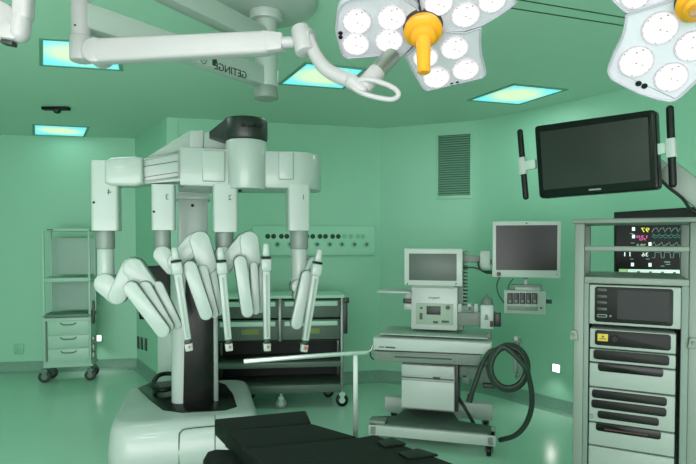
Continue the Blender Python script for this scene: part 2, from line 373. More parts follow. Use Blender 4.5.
for a, b in ((321, 334), (335.5, 347.5), (349, 361.5)):
    d = MB().bb(x0 + .05, x1 - .02, -.008, .012, X(60, b).z, X(60, a).z, .004).build('drawer', M_trol, e)
    zc = X(60, a + 2).z; xc = (x0 + x1) / 2 + .015
    MB().tube([(xc - .08, -.008, zc), (xc - .05, -.028, zc - .018), (xc + .05, -.028, zc - .018), (xc + .08, -.008, zc)], .006, 8).build('handle', M_trold, d)
MB().bb(x0 + .03, x0 + .04, -.009, .012, X(60, 361).z, X(60, 321).z).build('lock_strip', M_trold, e)
MB().bb(x1 + .012, x1 + .035, .02, .05, X(90, 324).z, X(90, 301).z, .006).bb(x1 - .005, x1 + .02, .025, .045, X(90, 318).z, X(90, 315).z).build('side_handle', M_dgrey, e)
for a, b in ((337, 342), (345, 352), (353, 360)): MB().bb(x1, x1 + .028, .03, .1, X(90, b).z, X(90, a).z, .004).build('side_hook', M_grey, e)
MB().bb(x0 - .01, x1 + .01, .02, D - .02, zb - .045, zb - .018, .005).build('base_frame', M_trol, e)
for x, y, r in ((x0 + .0, .04, .066), (x1 - .02, .04, .06), (x0 + .02, D - .05, .06), (x1 - .03, D - .05, .06)): caster(e, x, y, r, .035, M_trold, M_rub, side=True)
MB().bb(x0 + .05, x0 + .12, -.002, .002, zt + .009, zt + .021).build('name_strip', M_print, e)
# ------------------------------------------------------------------ dark drawer trolley (behind the robot)
fr = Fr((onz(281, 409, 0).x - .1, onz(281, 409, 0).y - .03, 0), R(6))
e = thing('drawer_trolley', fr, 'wide dark olive trolley with four drawers above two open bays', 'trolley')
X = lambda a, b, c=0: fr.px(a, b, c)
x0, x1 = X(214, 350).x, X(343.5, 350).x; zt = X(300, 298.5).z; zb = X(300, 392).z; D = .42; xm = X(280, 320).x
zs = X(300, 341).z
MB().bb(x0, x1 + .01, -.012, D, zt, zt + .03, .006).build('worktop', M_cartl, e)
for x in (x0, x1 - .028):
    for y in (0, D - .03): MB().bb(x, x + .028, y, y + .03, zb, zt, .004).build('corner_post', M_grey, e)
MB().bb(xm - .015, xm + .015, 0, .02, zs, zt, .003).build('divider', M_grey, e)
MB().bb(x0 + .002, x0 + .01, .02, D - .02, zb, zt).bb(x1 - .01, x1 - .002, .02, D - .02, zb, zt).build('side_panels', M_cart, e)
MB().bb(x0 + .02, x1 - .02, D - .012, D - .004, zb, zt).bb(x0 + .03, x1 - .03, .01, D - .02, zs - .005, zs + .005).build('back_panel', M_cartin, e)
MB().bb(x0 + .02, x1 - .02, 0, D - .02, X(300, 367.5).z, X(300, 362).z, .004).build('shelf', M_cart, e)
MB().bb(x0 + .02, x1 - .02, -.005, D - .02, zb - .01, X(300, 385).z, .005).build('bottom_shelf', M_cart, e)
for a, b in ((xm - .012, x0 + .03), (x1 - .03, xm + .012)):
    lx, hx = min(a, b), max(a, b)
    for za, zb_, lb in ((300, 317.5, 0), (319.5, 339.5, 1)):
        d = MB().bb(lx + .006, hx - .006, -.012, .3, X(300, zb_).z, X(300, za).z, .004).build('drawer', M_cart, e)
        zc = X(300, za + 3.5).z
        MB().bb(lx + .03, hx - .03, -.045, -.012, zc - .022, zc + .022, .006).build('handle', M_cartl, d)
        if lb:
            zl = X(300, 331).z; cx = (lx + hx) / 2 + (.02 if lx < xm - .1 else 0)
            MB().bb(cx - .08, cx + .08, -.0145, -.0115, zl - .025, zl + .025, .001).build('label_card', M_olive, d)
MB().bb(x1, x1 + .04, .01, .05, X(343, 334).z, zt - .01, .006).bb(x1, x1 + .055, .0, .05, zt - .05, zt + .0, .006).build('side_bracket', M_dgrey, e)
for x, y in ((X(281, 400).x, .0), (x1 - .01, .02)):
    h = caster(e, x, y + .03, .052 if x < x1 - .2 else .06, .035, M_trol, M_lgrey if x < x1 - .2 else M_black, side=True)
for x, y in ((x0 + .3, D - .05), (x1 - .12, D - .05), (x0 + .05, .05)): caster(e, x, y, .055, .035, M_dgrey, M_black, side=True)
# ------------------------------------------------------------------ white cabinet + black display behind robot
w = wallframe(1, 157); fr = Fr((onz(164, 385, 0).x + .02, onz(164, 385, 0).y + .12, 0), R(8))
fr = Fr((-1.9, 5.12, 0), R(6))
e = thing('equipment_cabinet', fr, 'low white cabinet standing behind the robot column', 'cabinet')
p, q = fr.px(157, 323, 0), fr.px(182, 380, 0)
MB().bb(p.x, q.x, 0, .35, .07, p.z, .01).build('body', M_mint, e)
MB().bb(p.x + .02, q.x - .01, -.012, .005, .12, p.z - .05, .006).build('door', M_mint, e)
for x in (p.x + .04, q.x - .04):
    for y in (.05, .3): caster(e, x, y, .028, .025, M_dgrey, M_rub)
fr2 = Fr((-1.98, 5.08, 0), R(-20)); e = thing('display', Fr(fr.M @ Vector((p.x + .12, .17, p.z)), R(6)), 'black display standing on the white cabinet behind robot arm four', 'display')
F3 = Fr(fr.M @ Vector((p.x + .12, .17, p.z)), R(6))
a, b = F3.px(139, 266, 0), F3.px(169, 322, 0)
MB().prism(quad(F3, 0, (147, 266), (170, 265), (170, 321), (140, 319), (139, 312)), 'y', -.02, .02, .004).build('casing', M_black, e)
MB().bb(-.02, .02, -.0, .04, 0.02, .2, .004).bb(-.1, .1, -.06, .08, 0, .02, .006).build('stand', M_dgrey, e)
MB().prism(quad(F3, 0, (149, 269), (168, 268), (168, 317), (143, 315)), 'y', -.023, -.019).build('screen', M_black, e)
# ------------------------------------------------------------------ surgical robot
fr = Fr((-1.2, 4.3, 0), R(15)); ROB = e = thing('surgical_robot', fr, 'large white four-armed surgical robot cart with black column face', 'surgical robot')
X = fr.px
def fp(hx0, hx1, y0, y1, r, z, n=6):
    return [(a, b, z) for a, b in rrect(hx0, hx1, y0, y1, r, n)]
s = MB(); s.loft([fp(-.575, .45, -.63, .49, .16, .05), fp(-.595, .465, -.65, .5, .17, .09), fp(-.595, .46, -.645, .5, .17, .16), fp(-.588, .44, -.62, .49, .16, .26), fp(-.575, .42, -.59, .48, .15, .32), fp(-.555, .395, -.56, .47, .14, .345), fp(-.52, .355, -.51, .44, .12, .352)])
base = s.build('base_shell', M_robot, e, ang=50)
MB().loft([fp(-.54, .42, -.6, .44, .15, 0.012), fp(-.56, .425, -.605, .45, .15, .085)]).build('base_skirt', M_black, e)
dk = [fr.z(a, b, .355) for a, b in ((138, 388), (150, 400), (163, 410), (182, 412.5), (208, 411.5), (226, 410), (237, 406.5), (233, 394), (226, 385), (216, 381), (180, 380), (150, 383))]
MB().prism([(v.x, v.y) for v in dk], 'z', .345, .358, .003).build('deck', M_gloss, e)
# recessed service door on the front of the base
ptsd = [(179, 464), (179, 436), (181, 432), (186, 429), (215, 426)]
dv = []
for a, b in ptsd:
    t = (b - 426) / 45; dv.append(X(a, b, -.624 - .03 * t))
MB().tube(dv, .004, 6, 3).build('panel_seam', M_groove, base)
dv = [X(215, b, y_) for b, y_ in ((415, -.585), (421, -.606), (430, -.628), (445, -.645), (470, -.655))]
MB().tube(dv, .003, 6, 2).build('panel_seam', M_groove, base)
# handle ring behind the column
ring = [fr.z(a, b, .4) for a, b in ((153, 385), (158, 376), (168, 373.5), (178, 376), (180, 383), (172, 388), (160, 390))]
MB().tube(ring, .02, 10, 5, True).build('steering_handle', M_black, e)
# telescopic column
cy = -.2
zc = X(198, 408, cy).z
a, b = X(171, 350, cy + .05), X(214.5, 350, cy)
MB().loft([fp(a.x, b.x, cy + .0, cy + .34, .07, z, 5) for z in (.35, 1.3, 1.45)]).build('column', M_robot, e)
a2 = X(183, 350, cy)
s = MB(); dp = quad(fr, cy - .012, (183, 409), (213, 407), (213, 262), (186, 262)); s.prism(dp, 'y', cy - .03, cy + .02, .004); s.build('column_front', M_gloss, e)
a, b = X(213.5, 350, cy), X(218, 350, cy); MB().bb(a.x, b.x, cy - .02, cy + .04, .36, 1.38, .004).build('column_rail', M_steel, e)
a, b = X(177.5, 230, cy + .06), X(208, 230, cy + .06); zt = X(190, 194, cy + .06).z
uc = MB().bb(a.x, b.x, cy + .06, cy + .3, 1.3, zt + .2, .015, 3).build('upper_column', M_robot, e)
MB().bb(a.x - .022, b.x + .022, cy + .04, cy + .32, zt - .045, zt, .012, 3).build('column_collar', M_robot, e)
v = X(192.5, 205.5, cy + .06); MB().cyl((v.x, cy + .052, v.z), (v.x, cy + .062, v.z), .012).build('knob', M_black, uc)
# boom
yb = -.78
def pz(px, py, y=yb): return X(px, py, y)
def plan(pts, ytop, ybot, nm='boom', m=M_robot, bev=.012, par=None, ref=247):
    """plan polygon given by (px, local y); z from image rows at px ref"""
    P = [(X(a, 165, c).x, c) for a, c in pts]; return MB().prism(P, 'z', X(ref, ybot, yb).z, X(ref, ytop, yb).z, bev).build(nm, m, par or e)
boom = plan([(180, yb), (228, yb + .02), (268, yb + .02), (298, yb - .0), (309, yb + .02), (317, yb + .08), (321, yb + .2), (318, yb + .34), (205, yb + .55), (178, yb + .5)], 149, 187, 'boom', ref=240)
s = MB(); vv = quad(fr, yb, (140, 159), (181, 150), (181, 181), (140, 184)); s.prism(vv, 'y', yb + .01, yb + .2, .006); s.build('boom_extension', M_robot, e)
s = MB()
for (p, q) in (((140, 160), (179, 152)), ((140, 182.5), (179, 177))):
    p, q = X(*p, yb), X(*q, yb); s.beam(p, q, (.012, .012), (.012, .012), bev=.002)
p, q = X(179, 151, yb), X(179, 178, yb); s.beam(p, q, (.012, .012), (.012, .012), up=(1, 0, 0)); s.build('slide_rail', M_grey, e)
p, q = X(140, 167, yb), X(179, 161, yb); p2, q2 = X(140, 178, yb), X(179, 172, yb)
MB().beam(p, q, (.004, .003), (.004, .003)).beam(p2, q2, (.004, .003), (.004, .003)).build('slide_groove', M_groove, e)
s = MB(); vv = quad(fr, yb, (105, 162), (112, 158), (135, 156.5), (143, 158), (144, 184), (136, 186.5), (112, 186), (105, 183)); s.prism(vv, 'y', yb - .03, yb + .15, .02, 3); s.build('boom_end', M_robot, e)
# hub + cap
p = X(247, 165, yb); r = X(267.5, 165, yb).x - p.x; hy = yb + r * .55
zt, zb = X(247, 137.5, yb - r * .5).z, X(247, 188, yb - r * .4).z
MB().cyl((p.x, hy, zb), (p.x, hy, zt), r, bev=.01, seg=40).build('boom_hub', M_robot, e)
ca = MB().cyl((p.x, hy, zt), (p.x, hy, X(247, 116, yb - r * .3).z), r * 1.07, bev=.014, seg=40).build('hub_cap', M_cap, e)
q = X(209, 128, yb + .4)
s = MB(); zc0 = zt + .002; zc1 = X(247, 116.5, yb - r * .3).z
s.loft([[(p.x - r * .3, hy - r * .98, zc0), (p.x - r * .3, hy + r, zc0), (p.x - r * .3, hy + r, zc1), (p.x - r * .3, hy - r * .98, zc1)], [(p.x - r, hy - r * .45, zc0), (p.x - r, hy + r * .9, zc0), (p.x - r, hy + r * .9, zc1 - .01), (p.x - r, hy - r * .45, zc1 - .01)], [(q.x, hy + .1, zc0 + .03), (q.x, hy + .3, zc0 + .03), (q.x, hy + .3, zc0 + .07), (q.x, hy + .1, zc0 + .07)]])
s.build('cap_fairing', M_cap, ca)
writing('da Vinci Xi', 'cap_print', M_black, ca, (p.x + .03, hy - r * 1.075, (zt + X(247, 116, yb).z) / 2), (1, 0, 0), (0, 0, 1), .032, depth=.006, width=.14)
# panels on the boom front
for a, b, c, d in ((202, 225, 150, 182), (278.5, 293.5, 151.5, 180)):
    pp, qq = X(a, c, yb), X(b, d, yb); MB().bb(pp.x, qq.x, yb - .012, yb + .04, qq.z, pp.z, .01, 3).build('boom_cover', M_robot, e)
for a, b, y in ((190, 203, 181), (294, 296, 165)):
    pass
# upper mast running back to the column
s = MB(); s.prism(quad(fr, yb + .3, (142, 160), (189, 131), (192, 131), (192, 156), (142, 162)), 'y', yb + .3, yb + .5, .006)
s.prism(quad(fr, yb + .22, (203, 132), (222, 130), (236, 140), (236, 155), (203, 155)), 'y', yb + .22, yb + .55, .01); s.build('mast_fairing', M_mint, e)
MB().prism(quad(fr, yb + .2, (189.5, 130.5), (203.5, 130), (203.5, 152), (189.5, 152)), 'y', yb + .2, yb + .55, .01).build('mast_block', M_robot, e)
p, q = X(183, 181, yb), X(206, 181, yb)
MB().beam(X(181, 186, yb + .05), X(204, 181, yb + .03), (.03, .012), (.03, .012)).build('underside_slot', M_dgrey, e)
v = X(240, 189, yb + .1); MB().cyl((v.x, v.y, v.z - .02), (v.x, v.y, v.z + .05), .012).build('underside_knob', M_dgrey, e)
v = X(255, 187, yb + .15); MB().ball((v.x, v.y, v.z + .01), .07, (1, 1, .35)).build('underside_dome', M_robot, e)
# arms
def arm(num, hx0, hx1, ht, hb, sl, hub_y, lowpts, links, car, yA=yb, sleeve_b=249):
    a, b = X(hx0, 210, yA), X(hx1, 210, yA); w = b.x - a.x; zt, zb = X(hx0, ht, yA).z, X(hx0, hb, yA).z; d = w * .95
    m = MB().loft([[(x, y, z) for x, y in rrect(a.x, b.x, yA, yA + d, .02, 4)] for z in (zb, zt)]).build('arm', M_robot, e)
    writing(str(num), 'arm_number', M_print, m, (b.x - w * .33, yA - .002, zt - (zt - zb) * (.45 if num == 4 else .28)), (1, 0, 0), (0, 0, 1), .05, depth=.001)
    v = Vector((a.x + w * .12, yA - .001, zb + (zt - zb) * .4)); 
    if num > 2: MB().cyl((v.x, yA - .003, v.z), (v.x, yA + .003, v.z), .008, seg=10).build('button', M_black, m)
    s0, s1 = X(sl[0], 240, yA + .02), X(sl[1], 240, yA + .02); cx = (s0.x + s1.x) / 2; r = (s1.x - s0.x) / 2; cyy = yA + d / 2
    zs = X(sl[0], sleeve_b, yA).z
    MB().cyl((cx, cyy, zs), (cx, cyy, zb + .002), r, bev=.003, seg=28).build('sleeve', M_sleeve, m)
    lo = MB(); 
    zl = X(cx, lowpts, yA).z if False else X(sl[0], lowpts, yA).z
    lo.cyl((cx, cyy, zl), (cx, cyy, zs), r * .93, r * .9, bev=.006, seg=28); lo = lo.build('lower_column', M_robot, m)
    for i, (nm, p, q, r0, r1, yy, th, mt) in enumerate(links):
        p, q = X(*p, yy), X(*q, yy); k = abs(X(348, 240, yy).z - X(348, 241, yy).z)
        if nm == 'forearm': r0, r1 = r0 * .93, r1 * .93
        lk = MB().link(p, q, r0 * k, r1 * k, yy, yy + th, .012 if th > .06 else .008).build(nm, mt, m)
        MB().link(p, q, (r0 + .4) * k, (r1 + .4) * k, yy + th - .004, yy + th + .004, 0).build('link_seam', M_groove, m)
    # instrument carriage: head, slim rail, clip tip
    (tx, ty), (bx, by), hw = car
    yc = yA - .17; T, Bt = X(tx, ty, yc), X(bx, by, yc); k = abs(X(348, 240, yc).z - X(348, 241, yc).z); dd = (Bt - T); L = dd.length; u = -dd.normalized()
    P = lambda f: T + dd * f
    c = MB().beam(P(.2), P(.93), (.05, hw * 1.0 * k), (.05, hw * .85 * k), up=(1, 0, 0), bev=.008).build('carriage', M_robot, m)
    MB().beam(P(.0), P(.13), (.05, hw * .7 * k), (.05, hw * .95 * k), up=(1, 0, 0), bev=.012).build('carriage_top', M_robot, m)
    MB().beam(P(.13), P(.15), (.055, hw * 1.2 * k), (.055, hw * 1.2 * k), up=(1, 0, 0), bev=.002).build('carriage_seal', M_black, m)
    MB().beam(P(.15), P(.27), (.075, hw * 1.35 * k), (.075, hw * 1.3 * k), up=(1, 0, 0), bev=.012).build('carriage_head', M_robot, m)
    MB().beam(P(.3) + Vector((.0, -.0265, 0)), P(.9) + Vector((0, -.0265, 0)), (.004, .012), (.004, .01), up=(1, 0, 0)).build('rail_slot', M_steel, c)
    ed = Vector((hw * .36 * k, -.024, 0))
    MB().beam(P(.28) - ed, P(.92) - ed * .8, (.006, .006), (.006, .006), up=(1, 0, 0)).build('rail_seam', M_groove, c)
    t = MB().beam(P(.91), P(.97), (.05, hw * .75 * k), (.05, hw * .7 * k), up=(1, 0, 0), bev=.004).build('tip_clip', M_dgrey, m)
    MB().beam(P(.96), P(1.035), (.055, hw * .95 * k), (.055, hw * .9 * k), up=(1, 0, 0), bev=.006).cyl(P(.985) + Vector((.0, -.034, .0)), P(.985) + Vector((0, -.02, 0)), .014).build('instrument_mount', M_robot, m)
    MB().cyl(P(.99) + Vector((.004, -.04, .0)), P(.99) + Vector((.004, -.03, 0)), .0085 if num > 1 else .012).build('mount_ring', M_red, m)
    return m
RB = M_robot
f1, f2, f3 = yb - .02, yb - .09, yb - .13
arm(4, 90.5, 118.5, 160, 230.5, (94, 113.5), 0, 284,
    [('elbow', (104.5, 284), (116, 297), 9.5, 7.5, yb, .12, RB), ('upper_link', (117, 296), (132, 268), 8, 9.5, yb - .03, .11, RB), ('upper_link', (133.5, 268.5), (148, 288), 9.5, 8.5, yb - .05, .11, RB),
     ('forearm', (158, 287), (177, 325), 5.5, 4.5, yb - .05, .04, RB), ('forearm', (145, 288), (168, 327), 6.5, 5.5, yb - .095, .04, RB), ('forearm', (131, 289), (162.5, 331), 7.2, 6.8, yb - .15, .05, RB)],
    ((174, 247), (189, 347), 7.6))
arm(3, 151, 175, 184, 230, (153.5, 170.5), 0, 258,
    [('elbow', (162.5, 255), (170, 270), 8.5, 4.5, yb + .0, .12, RB), ('upper_link', (176, 262), (195, 243), 8, 9.5, yb - .05, .11, RB), ('upper_link', (200, 241), (207, 265), 9.5, 9, yb - .07, .11, RB),
     ('forearm', (212, 271), (219, 312), 4.5, 4, yb - .05, .04, RB), ('forearm', (203, 270), (214, 314), 5, 4.5, yb - .1, .04, RB), ('forearm', (190, 268), (206, 314), 7, 6.5, yb - .16, .05, RB)],
    ((220, 247), (229, 347), 7.6))
arm(2, 213, 238, 184, 232, (215.5, 234), 0, 258,
    [('elbow', (224, 256), (226, 268), 9, 6, yb + .0, .1, RB), ('upper_link', (228, 262), (246, 242), 8, 9, yb - .05, .11, RB), ('upper_link', (249.5, 240.5), (251.5, 260), 9, 9, yb - .07, .11, RB),
     ('forearm', (262, 268), (261, 310), 3.8, 3.4, yb - .05, .04, RB), ('forearm', (254, 266), (256, 311), 4.2, 4, yb - .1, .04, RB), ('forearm', (240.5, 262), (247.5, 312), 6.4, 6, yb - .16, .05, RB)],
    ((265.8, 243), (267, 347), 7.4))
arm(1, 288.5, 310.5, 184, 230.5, (291.5, 309.5), 0, 288,
    [('elbow', (300.5, 287), (303, 294), 8.5, 6, yb - .0, .11, RB), ('upper_link', (314, 262), (300, 296), 5, 6, yb - .03, .08, M_mint), ('forearm', (315, 272), (306, 320), 5, 4.6, yb - .07, .04, RB), ('forearm', (307, 276), (297, 324), 5.6, 6, yb - .125, .05, RB)],
    ((319.5, 249), (304, 348), 7.4))
# ------------------------------------------------------------------ anaesthesia machine
p0, p1 = onz(368, 433, .1), onz(496, 445, .1); rz = math.atan2(p1.y - p0.y, p1.x - p0.x)
fr = Fr(((p0.x + p1.x) / 2, (p0.y + p1.y) / 2, 0), rz); X = fr.px
e = thing('anaesthesia_machine', fr, 'white anaesthesia workstation on a wheeled base with worktop, drawers and control screen', 'anaesthesia machine')
def bx(nm, m, a, b, y0, y1, bev=.004, par=None, front=None, mb=None, seg=2):
    """box whose front face at local y0 covers image points a (top left) to b (bottom right)"""
    p, q = X(*a, y0), X(*b, y0); t = MB() if mb is None else mb
    t.bb(p.x, q.x, y0, y1, q.z, p.z, bev, seg)
    return t if mb is not None else t.build(nm, m, par or e)
hw = (p1 - p0).length / 2
# base: U frame with foot plate
bs = MB(); bs.prism(rrect(-hw, hw, 0, .1, .02), 'z', .085, .165, .008)
bs.bb(-hw, -hw + .07, 0, .24, .085, .165, .01).bb(hw - .07, hw, 0, .24, .085, .165, .01)
bs.bb(-hw + .06, hw - .06, .03, .24, .085, .163, .01).bb(-.3, .2, .2, .6, .085, .163, .01)
bs.bb(-hw + .02, hw - .02, .56, .66, .09, .23, .012); bs.build('base', M_white, e)
MB().prism([(-hw + .035, .025), (hw - .035, .025), (hw - .035, .2), (.2, .26), (.14, .45), (-.26, .45), (-.3, .26), (-hw + .035, .2)], 'z', .164, .172, .003).build('foot_plate', M_foot, e)
MB().bb(-hw, -hw + .13, .02, .13, .165, .195, .01).build('brake_pedal', M_lgrey, e)
for x, y in ((-hw + .05, .04), (hw - .05, .04), (-hw + .1, .6), (hw - .08, .6)): caster(e, x, y, .038, .035, M_dgrey, M_black)
# drawer body
yq = .2
bx('drawer_cabinet', M_white, (401.6, 363), (454.6, 412), yq, .6, .006)
bx('drawer', M_white2, (401.6, 364), (454, 377.8), yq - .02, yq + .02, .005); dr = bx('drawer', M_white2, (401.6, 379.5), (454, 411), yq - .02, yq + .02, .005)
bx('drawer_gap', M_groove, (402, 377.5), (454, 379.8), yq - .006, yq + .01, .001); bx('latch', M_dgrey, (433, 377.6), (440, 379.8), yq - .022, yq, .001, dr)
bx('side_frame', M_dgrey, (454.6, 364), (458, 412), yq + .03, .58)
for a, b in (((459, 366), (467, 376)), ((462, 377), (470, 384)), ((466, 366), (478, 380)), ((479, 366), (492, 384))): bx('gas_fitting', M_mgrey, a, b, yq + .1, yq + .2, .008)
bx('yoke_bracket', M_dgrey, (483, 384), (495, 389), yq + .05, yq + .15, .004)
# worktop
yw = .04
wt = MB(); wt.prism(quad(fr, yw, (373, 337.5), (492, 343), (492, 355), (373, 350)), 'y', yw, .56, .01, 3); wt.build('worktop', M_white2, e)
bx('worktop_inlay', M_lgrey, (382, 335.5), (448, 337.5), yw + .06, .5, .004) if False else None
v0, v1 = X(378, 338, yw), X(488, 340, yw); MB().bb(v0.x, v1.x, yw + .05, .5, max(v0.z, v1.z) - .005, max(v0.z, v1.z) + .004, .003).build('worktop_inlay', M_mint, e)
us = MB(); us.prism(quad(fr, yw + .04, (374, 351), (481, 355), (480, 366), (374, 361)), 'y', yw + .04, .5, .006); us = us.build('tray', M_lgrey, e)
MB().prism(quad(fr, yw + .036, (392, 353), (454, 356), (454, 364), (392, 361)), 'y', yw + .032, yw + .05, .004).build('tray_front', M_lgrey, us)
MB().prism(quad(fr, yw + .03, (395, 356), (452, 358.5), (452, 360), (395, 357.5)), 'y', yw + .028, yw + .034).build('tray_handle_slot', M_groove, us)
v = X(387, 347.3, yw); MB().bb(v.x - .065, v.x - .02, yw - .002, yw + .002, v.z - .004, v.z + .004).bb(v.x - .012, v.x + .065, yw - .002, yw + .002, v.z - .006, v.z + .006).build('name_strip', M_print, e)
# rear column with body, screen
yu = .22
bx('control_body', M_white2, (411, 286), (457.5, 331), yu, .5, .01)
pn = bx('control_panel', M_panelb, (416, 303), (453, 325.5), yu - .006, yu + .01, .004)
bx('status_display', M_dgrey, (426.5, 306), (440.5, 315), yu - .01, yu, .002, pn)
v = X(448, 307.3, yu); MB().cyl((v.x, yu - .03, v.z), (v.x, yu - .005, v.z), .016).build('dial', M_dgrey, pn)
for a, b in (((420, 307), (422.5, 309)), ((419.5, 313), (422.5, 319.5)), ((433, 321), (438, 323.5)), ((441.5, 320.5), (449, 323))): bx('mark', M_print, a, b, yu - .0085, yu - .004, .001, pn)
v = X(434, 297.6, yu); writing('maquet', 'body_print', M_dgrey, e, (v.x, yu - .002, v.z), (1, 0, 0), (0, 0, 1), .03)
sc = bx('control_screen', M_white2, (404, 248.5), (462.5, 286.5), yu - .08, yu - .02, .008, seg=3)
bx('screen_glass', M_scrg, (409, 253.5), (456.5, 281), yu - .084, yu - .07, .002, sc)
for a in (407.5, 456): v = X(a, 283.8, yu - .08); MB().cyl((v.x, yu - .085, v.z), (v.x, yu - .079, v.z), .006, seg=10).build('screen_button', M_dgrey, sc)
s = MB()
p, q = X(450, 250, yu), X(462, 250, yu); s.bb(X(413, 252, yu).x, X(455, 252, yu).x, yu - .02, yu + .14, X(440, 288, yu).z, X(440, 252, yu).z, .01); s.build('screen_back', M_white, e)
s = MB(); 
for i in range(15):
    y_ = 252 + i * 3.6; pa, pb = X(459, y_, yu + .05), X(467, y_, yu + .05); s.bb(pa.x, pb.x, yu + .05, yu + .2, pa.z - .005, pa.z + .004)
pa, pb = X(457, 252, yu + .06), X(463, 330, yu + .06); s.bb(pa.x, pb.x, yu + .06, yu + .25, pb.z, pa.z); s.build('cooling_fins', M_mgrey, e)
# left shelf
p, q = X(376.5, 291.5, yu - .1), X(410, 291.5, yu - .1); MB().bb(p.x, q.x, yu - .1, yu + .2, p.z - .012, p.z + .006, .005).build('side_shelf', M_white, e)
bx('shelf_bracket', M_dgrey, (403, 299), (411.5, 303.5), yu + .0, yu + .1, .002); bx('shelf_bracket', M_white, (404, 303.5), (411.5, 309.5), yu + .0, yu + .1, .002)
bx('shelf_bracket', M_white, (405, 292), (412, 299), yu + .03, yu + .1, .002)
# vaporiser rail and canister
bx('vaporiser_rail', M_lgrey, (457.5, 311), (497, 327), yu + .03, yu + .1, .004)
for a in (457.8, 467.5, 474): bx('rail_block', M_white, (a, 303.5), (a + 4, 312), yu, yu + .06, .004)
bx('vaporiser', M_mgrey, (461, 305), (475, 313), yu + .0, yu + .07, .012)
cn = bx('canister', M_white2, (480.5, 305), (493.5, 329.5), yu - .05, yu + .05, .008)
p = X(487, 304.5, yu); MB().axis((p.x, p.y, p.z - .003), (p.x, p.y, p.z + .08), [(0, .046), (.45, .043), (.7, .03), (.8, .01), (.95, .008), (1, .003)]).build('canister_dial', M_mgrey, cn)
v = X(486.5, 316, yu - .05); MB().prism([(v.x - .016, v.z - .03), (v.x + .016, v.z - .03), (v.x + .01, v.z + .004), (v.x, v.z + .016), (v.x - .01, v.z + .004)], 'y', yu - .053, yu - .049).build('canister_mark', M_mgrey, cn)
bx('canister_label', M_red2, (490, 321), (493, 327), yu - .053, yu - .049, .001, cn); bx('canister_knob', M_dgrey, (494, 313), (501, 327), yu + .0, yu + .05, .006)
v = X(489, 336, yu - .06); MB().cyl((v.x, v.y, v.z - .03), (v.x, v.y, v.z + .03), .016).ball((v.x, v.y, v.z), .024).build('flow_sensor', M_lgrey, e)
# arm holding the display
p, q = X(462, 258, yu + .06), X(528, 264, yu + .1)
ma = MB().beam(p, X(486, 260, yu + .08), (.04, .06), (.04, .055), bev=.006).build('monitor_arm', M_lgrey, e)
bx('arm_plate', M_white, (480, 251), (490, 268.5), yu - .0, yu + .05, .004, ma)
MB().beam(X(486, 262, yu + .1), X(526, 262, yu + .12), (.03, .04), (.03, .04)).beam(X(526, 250, yu + .12), X(526, 302, yu + .12), (.03, .03), (.03, .03), up=(1, 0, 0)).build('arm_rod', M_lgrey, ma)
MB().tube([X(463, 268, yu), X(474, 267.5, yu), X(484, 271, yu - .01), X(493, 271, yu + .04)], .006, 8).tube([X(478, 262, yu), X(480, 269, yu - .02), X(488, 273, yu), X(497, 272, yu + .06)], .008, 8).build('cable', M_dgrey, ma)
AF, AX, yu_ = fr, X, yu
# display on the arm
F = Fr(fr.M @ Vector((X(527, 250, yu).x, yu + .02, X(527, 250, yu).z)), rz + R(2)); e2 = thing('patient_display', F, 'white framed flat display on the arm of the anaesthesia machine', 'display')
k = F.px
def fbx(F, nm, m, a, b, y0, y1, bev, par, seg=2):
    p, q = F.px(*a, y0), F.px(*b, y0); return MB().bb(p.x, q.x, y0, y1, q.z, p.z, bev, seg).build(nm, m, par)
s = MB().prism(quad(F, 0, (492.5, 221.5), (561.5, 221), (560.5, 278.5), (492, 277)), 'y', 0, .05, .008, 3).build('casing', M_white2, e2)
MB().prism(quad(F, -.003, (496, 225.5), (557.5, 225), (557, 270.5), (496, 270)), 'y', -.003, .004).build('screen', M_scr, e2)
v = k(498.8, 274, 0); MB().cyl((v.x, -.012, v.z), (v.x, .002, v.z), .017).build('dial', M_dgrey, e2)
v = k(526.5, 223.3, 0); MB().cyl((v.x, -.003, v.z), (v.x, .002, v.z), .006, seg=10).build('indicator', M_dgrey, e2)
v = k(557, 274.5, 0); MB().cyl((v.x, -.003, v.z), (v.x, .002, v.z), .005, seg=10).build('indicator', M_mgrey, e2)
# module rack beneath it
F = Fr(fr.M @ Vector((X(525, 300, yu).x, yu + .02, X(525, 300, yu).z)), rz + R(-2)); e2 = thing('module_rack', F, 'white box with five plug-in modules hanging below the arm-mounted display', 'module rack')
fbx(F, 'casing', M_white, (504, 290), (546, 315), 0, .12, .006, e2)
for i in range(5):
    a = 507.3 + i * 6.15; mo = fbx(F, 'module', M_dgrey, (a, 293), (a + 5.5, 304), -.008, .01, .003, e2); fbx(F, 'module_tab', M_lgrey, (a + 1.2, 300), (a + 4.2, 303), -.011, 0, .001, mo)
fbx(F, 'connector_strip', M_lgrey, (507, 306), (538, 311), -.004, .01, .002, e2)
v = F.px(541, 308, 0); MB().cyl((v.x, -.01, v.z), (v.x, .002, v.z), .008, seg=12).build('knob', M_dgrey, e2)
v = F.px(547.5, 301.5, .03); MB().cyl((v.x - .01, v.y, v.z), (v.x + .03, v.y, v.z), .016, seg=16).build('side_knob', M_dgrey, e2)
fbx(F, 'mount_plate', M_lgrey, (511, 284.5), (543, 288.5), .02, .1, .004, e2); fbx(F, 'mount_post', M_steel, (524, 279), (528, 291), .04, .06, .002, e2)
fbx(F, 'top_plate', M_white, (515, 287), (540, 291), .01, .1, .003, e2)
MB().tube([F.px(500, 277, .02), F.px(497, 284, .0), F.px(498, 293, -.01), F.px(504, 303, .0)], .004, 8).tube([F.px(513, 279, .02), F.px(509, 285, .0), F.px(508, 291, .02)], .0035, 8).build('cable', M_dgrey, e2)
